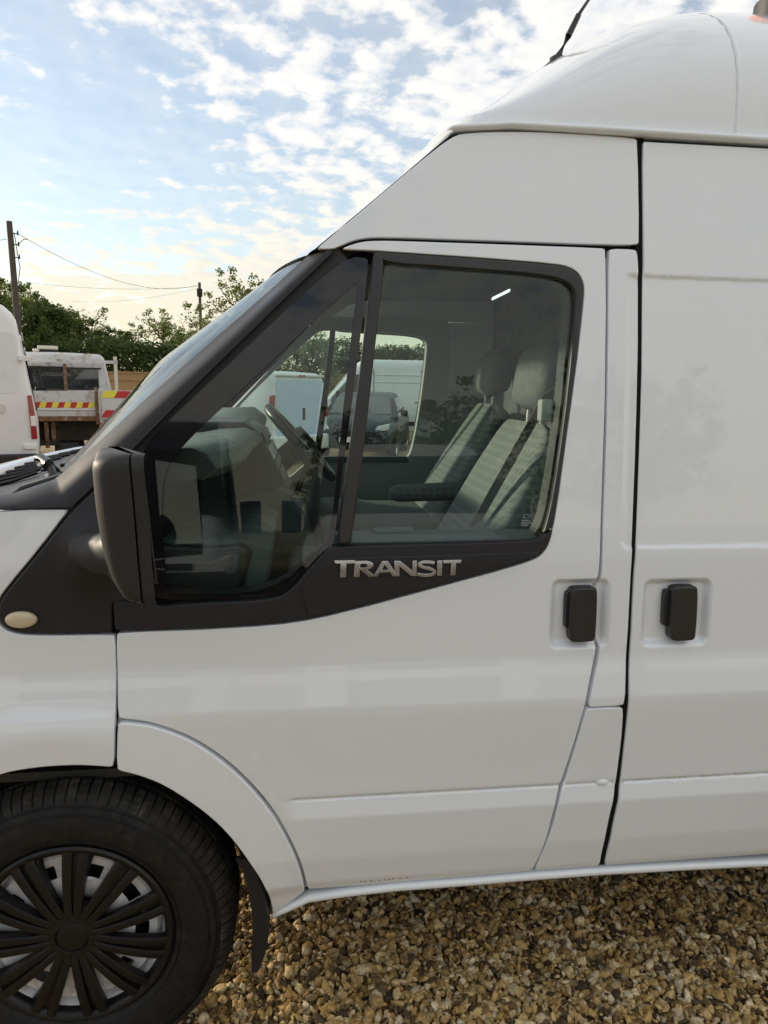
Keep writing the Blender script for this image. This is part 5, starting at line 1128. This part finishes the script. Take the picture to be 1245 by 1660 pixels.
tbox('corner_post', 145.5, 150.5, 629, 690, -.06, .08, 'rust', None, .004); tbox('corner_post', 151.5, 156, 631, 688, -.10, .06, 'rusty_white', None, .004)
sb = tbox('side_board', 156, 262, 634, 682, -.30, .04, 'rusty_white', None, .006)
chev(5, 157, 261, 635, 646.5, -.302, sb, 1, -3.5); chev(5, 157, 261, 667, 679, -.302, sb, 0, -4)
tbox('chassis_rail', 30, 150, 685, 716, .25, 3.5, 'chassis'); tbox('tow_frame', 68, 74, 686, 728, .1, .06, 'rust'); tbox('tow_frame', 78, 84, 686, 722, .12, .06, 'rust'); tbox('cross_member', 50, 90, 716, 724, .1, .08, 'chassis')
(xw, _) = tl(108, 730, .35)
add_wheel(truck, xw-.02, .75, -1, .36, .22, 'rusty_white'); add_wheel(truck, -1.0, .75, -1, .36, .22, 'rusty_white'); add_wheel(truck, xw, 3.9, -1, .36, .22, 'rusty_white'); add_wheel(truck, -1.0, 3.9, -1, .36, .22, 'rusty_white')
mb = MB(); mb.loft([[(xw-.30, .75+rr2*cos(a), .36+rr2*sin(a)) for rr2 in (.43, .46)]+[(xw+.10, .75+rr2*cos(a), .36+rr2*sin(a)) for rr2 in (.46, .43)] for a in np.linspace(-.1, pi+.1, 18)]); mb.build('mudguard', 'black_plastic', truck, smooth=50)

# fence
FD_ = 28.0
fence = empty('wooden_fence', gp_(300, FD_), -YAW, label='tan close board wooden fence running along the back of the yard', cat='fence')
fx0, fx1 = -10.5, 13.5; bm_ = None; nbd = int((fx1-fx0)/.125)
for k in range(nbd):
    x = fx0+k*.125
    if bm_ is None:
        mb = MB(); mb.add([(0, 0, .12), (.132, .012, .12), (.132, .020, .12), (0, .018, .12), (0, 0, 2.06), (.132, .012, 2.06), (.132, .020, 2.06), (0, .018, 2.06)], [(0, 1, 5, 4), (1, 2, 6, 5), (2, 3, 7, 6), (3, 0, 4, 7), (4, 5, 6, 7), (3, 2, 1, 0)])
        b = mb.build('board', 'fence_wood', fence); bm_ = b.data; b.location = (x, 0, 0)
    else: b = bpy.data.objects.new('board', bm_); link(b, fence); b.location = (x, rng.uniform(-.004, .004), rng.uniform(-.008, .008))
for k in range(11): x = fx0+k*2.4; mb = MB(); mb.box(x-.05, x+.05, -.03, .07, 0, 2.10); mb.build('post', 'fence_wood', fence)
for nm, z0, z1 in (('capping', 2.06, 2.12), ('rail', 1.78, 1.86), ('gravel_board', .0, .16)): mb = MB(); mb.box(fx0, fx1, -.028, -.002 if nm != 'capping' else .05, z0, z1); mb.build(nm, 'fence_wood', fence)

# ---- trees: crowns of separate leaves
def leaf_cloud(centres, n_per, sig, size, seed, upright=.2):
    r = np.random.default_rng(seed); C3 = np.repeat(np.asarray(centres, float), n_per, 0); n = len(C3)
    sg_ = np.repeat(np.asarray(sig, float).reshape(-1, 1) if np.ndim(sig) else np.full((len(centres), 1), sig), n_per, 0)
    dirs = r.normal(size=(n, 3)); dirs /= np.linalg.norm(dirs, axis=1, keepdims=True); rad = r.random((n, 1))**.45
    P = C3+dirs*rad*sg_*np.array([1, 1, .85]); P[:, 2] = np.maximum(P[:, 2], .05)
    nr = dirs*.6+r.normal(size=(n, 3))*.6+np.array([0, 0, upright]); nr /= np.linalg.norm(nr, axis=1, keepdims=True)
    t = np.cross(nr, r.normal(size=(n, 3))); t /= np.linalg.norm(t, axis=1, keepdims=True); b = np.cross(nr, t)
    s = size*(.6+.8*r.random((n, 1))); 
    V = np.stack([P-t*s*.5, P+b*s*.32+nr*s*.08, P+t*s*.5, P-b*s*.32+nr*s*.08], 1).reshape(-1, 3)
    return V
def leafmesh(name, V, mt):
    n = len(V)//4; me = bpy.data.meshes.new(name); me.vertices.add(len(V)); me.vertices.foreach_set('co', V.ravel())
    me.loops.add(n*4); me.loops.foreach_set('vertex_index', np.arange(n*4)); me.polygons.add(n); me.polygons.foreach_set('loop_start', np.arange(0, n*4, 4)); me.polygons.foreach_set('loop_total', np.full(n, 4))
    me.materials.append(MATS[mt]); me.update(calc_edges=True); return me
def make_tree_mesh(kind, seed, mt, Ht=6.0):
    r = np.random.default_rng(seed); mb = MB(); cl, sg_ = [], []
    trunk = [(0, 0, 0), (r.normal()*.06, r.normal()*.06, Ht*.25), (r.normal()*.12, r.normal()*.12, Ht*.55), (r.normal()*.15, r.normal()*.15, Ht*.88)]
    mb.tube(trunk, [.16, .13, .08, .025], 8)
    nl = 26 if kind != 'spire' else 40
    for k in range(nl):
        f = .22+.72*(k+r.random())/nl; z0 = Ht*f; base = Vector((np.interp(z0, [0, Ht*.88], [0, trunk[3][0]]), np.interp(z0, [0, Ht*.88], [0, trunk[3][1]]), z0))
        if kind == 'spire': Lb = Ht*.27*(1.05-f)**.8; rise = .25
        elif kind == 'open': Lb = Ht*.36*(1-abs(f-.5)*1.0)*(.7+.6*r.random()); rise = .55
        else: Lb = Ht*.34*sqrt(max(.08, 1-((f-.48)/.56)**2))*(.7+.5*r.random()); rise = .45
        az = k*2.4+r.normal()*.4; dv = Vector((cos(az), sin(az), rise+r.normal()*.2)).normalized(); p1 = base+dv*Lb*.55; p2 = base+dv*Lb+Vector((0, 0, .12*Lb))
        mb.tube([base, p1, p2], [.045, .028, .010], 5)
        for q in np.linspace(.35, 1.0, 4):
            c = base.lerp(p2, q)+Vector(r.normal(size=3))*.14; cl.append(tuple(c)); sg_.append((.34 if kind == 'open' else .46)*(.7+.6*r.random())*(.75 if kind == 'spire' else 1))
        if r.random() < .55 and kind != 'spire': cl.append(tuple(p2+Vector((r.normal()*.1, r.normal()*.1, .3+.35*r.random())))); sg_.append(.22)
    for q in range(4): cl.append((trunk[3][0]+r.normal()*.12, trunk[3][1]+r.normal()*.12, Ht*(.86+.045*q))); sg_.append(.26-.04*q)
    tm = bpy.data.meshes.new('trunk'); tm.from_pydata(mb.v, [], mb.f); tm.materials.append(MATS['bark']); tm.polygons.foreach_set('use_smooth', [True]*len(tm.polygons))
    n_per = 72 if kind != 'open' else 44
    V_ = leaf_cloud(cl, n_per, sg_, .13 if kind != 'open' else .12, seed+9); return tm, leafmesh('crown', V_, mt), float(np.percentile(V_[:, 2], 99.8))
TM = {k: make_tree_mesh(*a) for k, a in {'round': ('round', 3, 'leaf_mid'), 'round2': ('round', 11, 'leaf_light'), 'spire': ('spire', 5, 'leaf_mid'), 'open': ('open', 8, 'leaf_light'), 'dark': ('round', 21, 'leaf_dark')}.items()}
def tree(kind, loc, h, rz, label, group=None, wide=1.0):
    t = empty('tree', loc, rz, label=label, cat='tree', group=group); k_ = h/TM[kind][2]; t.scale = (k_*wide, k_*wide, k_)
    for nm, me in zip(('trunk', 'crown'), TM[kind][:2]): link(bpy.data.objects.new(nm, me), t)
    return t
GT = 'trees growing behind the fence'
for kind, u, v, d, wd, lab in (
    ('round', -30, 440, 33, 1.1, 'tall bushy tree at the far left edge behind the white van'),
    ('round', 22, 458, 31, 1.0, 'bushy green tree around the foot of the thick telegraph pole'),
    ('spire', 68, 486, 33, 1.3, 'pointed green tree just right of the thick telegraph pole'),
    ('spire', 100, 497, 32, 1.4, 'second pointed tree, above the beacon of the tipper truck'),
    ('round2', 132, 500, 34, 1.0, 'light green bushy tree above the cab of the tipper truck'),
    ('dark', 165, 520, 35, 1.2, 'low dark tree between the two light green trees'),
    ('round', 205, 530, 34, 1.1, 'low rounded tree in the dip of the tree line'),
    ('open', 262, 503, 36, 1.2, 'loose open light green tree left of the thin pole'),
    ('round', 305, 528, 34, 1.1, 'rounded tree just below the thin pole'),
    ('open', 352, 500, 30, .9, 'sparse young tree right of the thin pole by the windscreen'),
    ('open', 388, 437, 26, 1.0, 'taller loose tree rising above the windscreen edge'),
    ('open', 508, 528, 25, 1.25, 'loose spreading tree seen through the far door glass'),
    ('dark', 560, 604, 46, 1.4, 'distant dark tree over the fence in the middle of the cab windows'),
    ('round', 640, 604, 46, 1.5, 'distant rounded tree behind the low white van')):
    tree(kind, gp_(u, d), zat(v, d), rng.uniform(0, 6), lab, GT, wd)
r_ = np.random.default_rng(4); cl = []
hx0, hx1 = -10.5, 16.0
for k in range(900): x = r_.uniform(hx0, hx1); cl.append((x, r_.uniform(-.6, .4), min(3.2+.18*sin(x*1.3)+.1*sin(x*3.1), r_.uniform(.4, 3.6))))
hedge = empty('hedge', gp_(300, 30.2), -YAW, label='dense clipped green hedge standing just behind the wooden fence', cat='hedge')
link(bpy.data.objects.new('hedge_foliage', leafmesh('hedge_foliage', leaf_cloud(cl, 58, .42, .15, 6), 'leaf_dark')), hedge)

# ---- poles and wires
P1 = gp_(31, 27); h1 = zat(362, 27)
pole = empty('telegraph_pole', P1, 0, label='thick wooden telegraph pole with insulators at the far left', cat='pole')
mb = MB(); mb.tube([(.10, 0, 0), (.05, 0, h1*.5), (0, 0, h1)], [.13, .115, .10], 14); mb.build('post', 'pole_wood', pole, smooth=50)
for k, dz in enumerate((.42, .80, 1.25)): mb = MB(); mb.tube([(.12, -.02, h1-dz), (.28, -.04, h1-dz)], .018, 8); mb.tube([(.28, -.04, h1-dz-.05), (.28, -.04, h1-dz+.10)], [.035, .022], 8); mb.build('insulator', 'chassis', pole, smooth=50)
mb = MB(); mb.tube([(.28, -.04, h1-.8), (.45, -.05, h1-.62), (.62, -.05, h1-.6)], .012, 6); mb.tube([(.18, -.1, h1-.4), (.24, -.1, h1-1.1), (.30, -.1, h1-1.6), (.2, -.12, h1-2.2)], .014, 6); mb.build('drop_cable', 'wire_black', pole, smooth=50)
P2 = gp_(325.5, 46); h2 = zat(457, 46)
pole2 = empty('telegraph_pole', P2, 0, label='thin distant pole with a small box near its top, beside the windscreen', cat='pole')
mb = MB(); mb.tube([(0, 0, 0), (0, 0, h2)], [.12, .085], 12); mb.build('post', 'pole_wood', pole2, smooth=50)
mb = MB(); mb.box(-.16, .16, -.16, .10, h2-.85, h2-.38); mb.build('transformer_box', 'chassis', pole2, bevel=.03)
def wire(label, a, b, sag, rr=.009):
    mb = MB(); pts = [a.lerp(b, t)+Vector((0, 0, -sag*4*t*(1-t))) for t in np.linspace(0, 1, 24)]; mb.tube(pts, rr, 5)
    o = mb.build('overhead_wire', 'wire_black', None, smooth=60, label=label, cat='wire', group='overhead wires between the poles')
top2 = P2+Vector((0, 0, h2-.12))
wire('upper wire sagging from the thick pole down to the thin pole', P1+Vector((.28, 0, h1-.42)), top2, .9)
e_ = gp_(55, 40); wire('nearly level middle wire ending at the thin pole', Vector((e_.x, e_.y, zat(461, 40))), top2+Vector((0, 0, -.1)), .25, .007)
e_ = gp_(120, 60); wire('lowest faint wire rising to the thin pole', Vector((e_.x, e_.y, zat(490, 60))), top2+Vector((0, 0, -.2)), .35, .007)
e_ = gp_(-160, 24); wire('short wire leaving the thick pole to the left', Vector((e_.x, e_.y, zat(400, 24))), P1+Vector((-.12, 0, h1-.62)), .1)

# ---- the other side of the yard, mirrored in the cab glass and the paint
panel_van('white van facing the cab, mirrored in the door window', (1.35, -9.3, 0), radians(4), L=5.3, H=2.15, W=2.0, rear=False, front=True, group='vans mirrored in the glass')
panel_van('white van facing the cab, mirrored in the quarter window', (-1.95, -9.3, 0), radians(-6), L=5.3, H=2.5, W=2.0, rear=False, front=True, group='vans mirrored in the glass')
for kind, x, y, h, lab in (('dark', 4.2, -15, 5.0, 'dark tree across the yard, mirrored in the door window'), ('round', 1.6, -17, 4.6, 'rounded tree across the yard, mirrored behind the seats'), ('dark', -4.5, -18, 5.2, 'dark tree across the yard, mirrored in the quarter window'), ('round', 8.5, -16, 6, 'round tree across the yard on the right'), ('dark', -10, -17, 6, 'dark tree across the yard on the left')):
    tree(kind, Vector((x, y, 0)), h, x, lab, 'trees across the yard', 1.3)
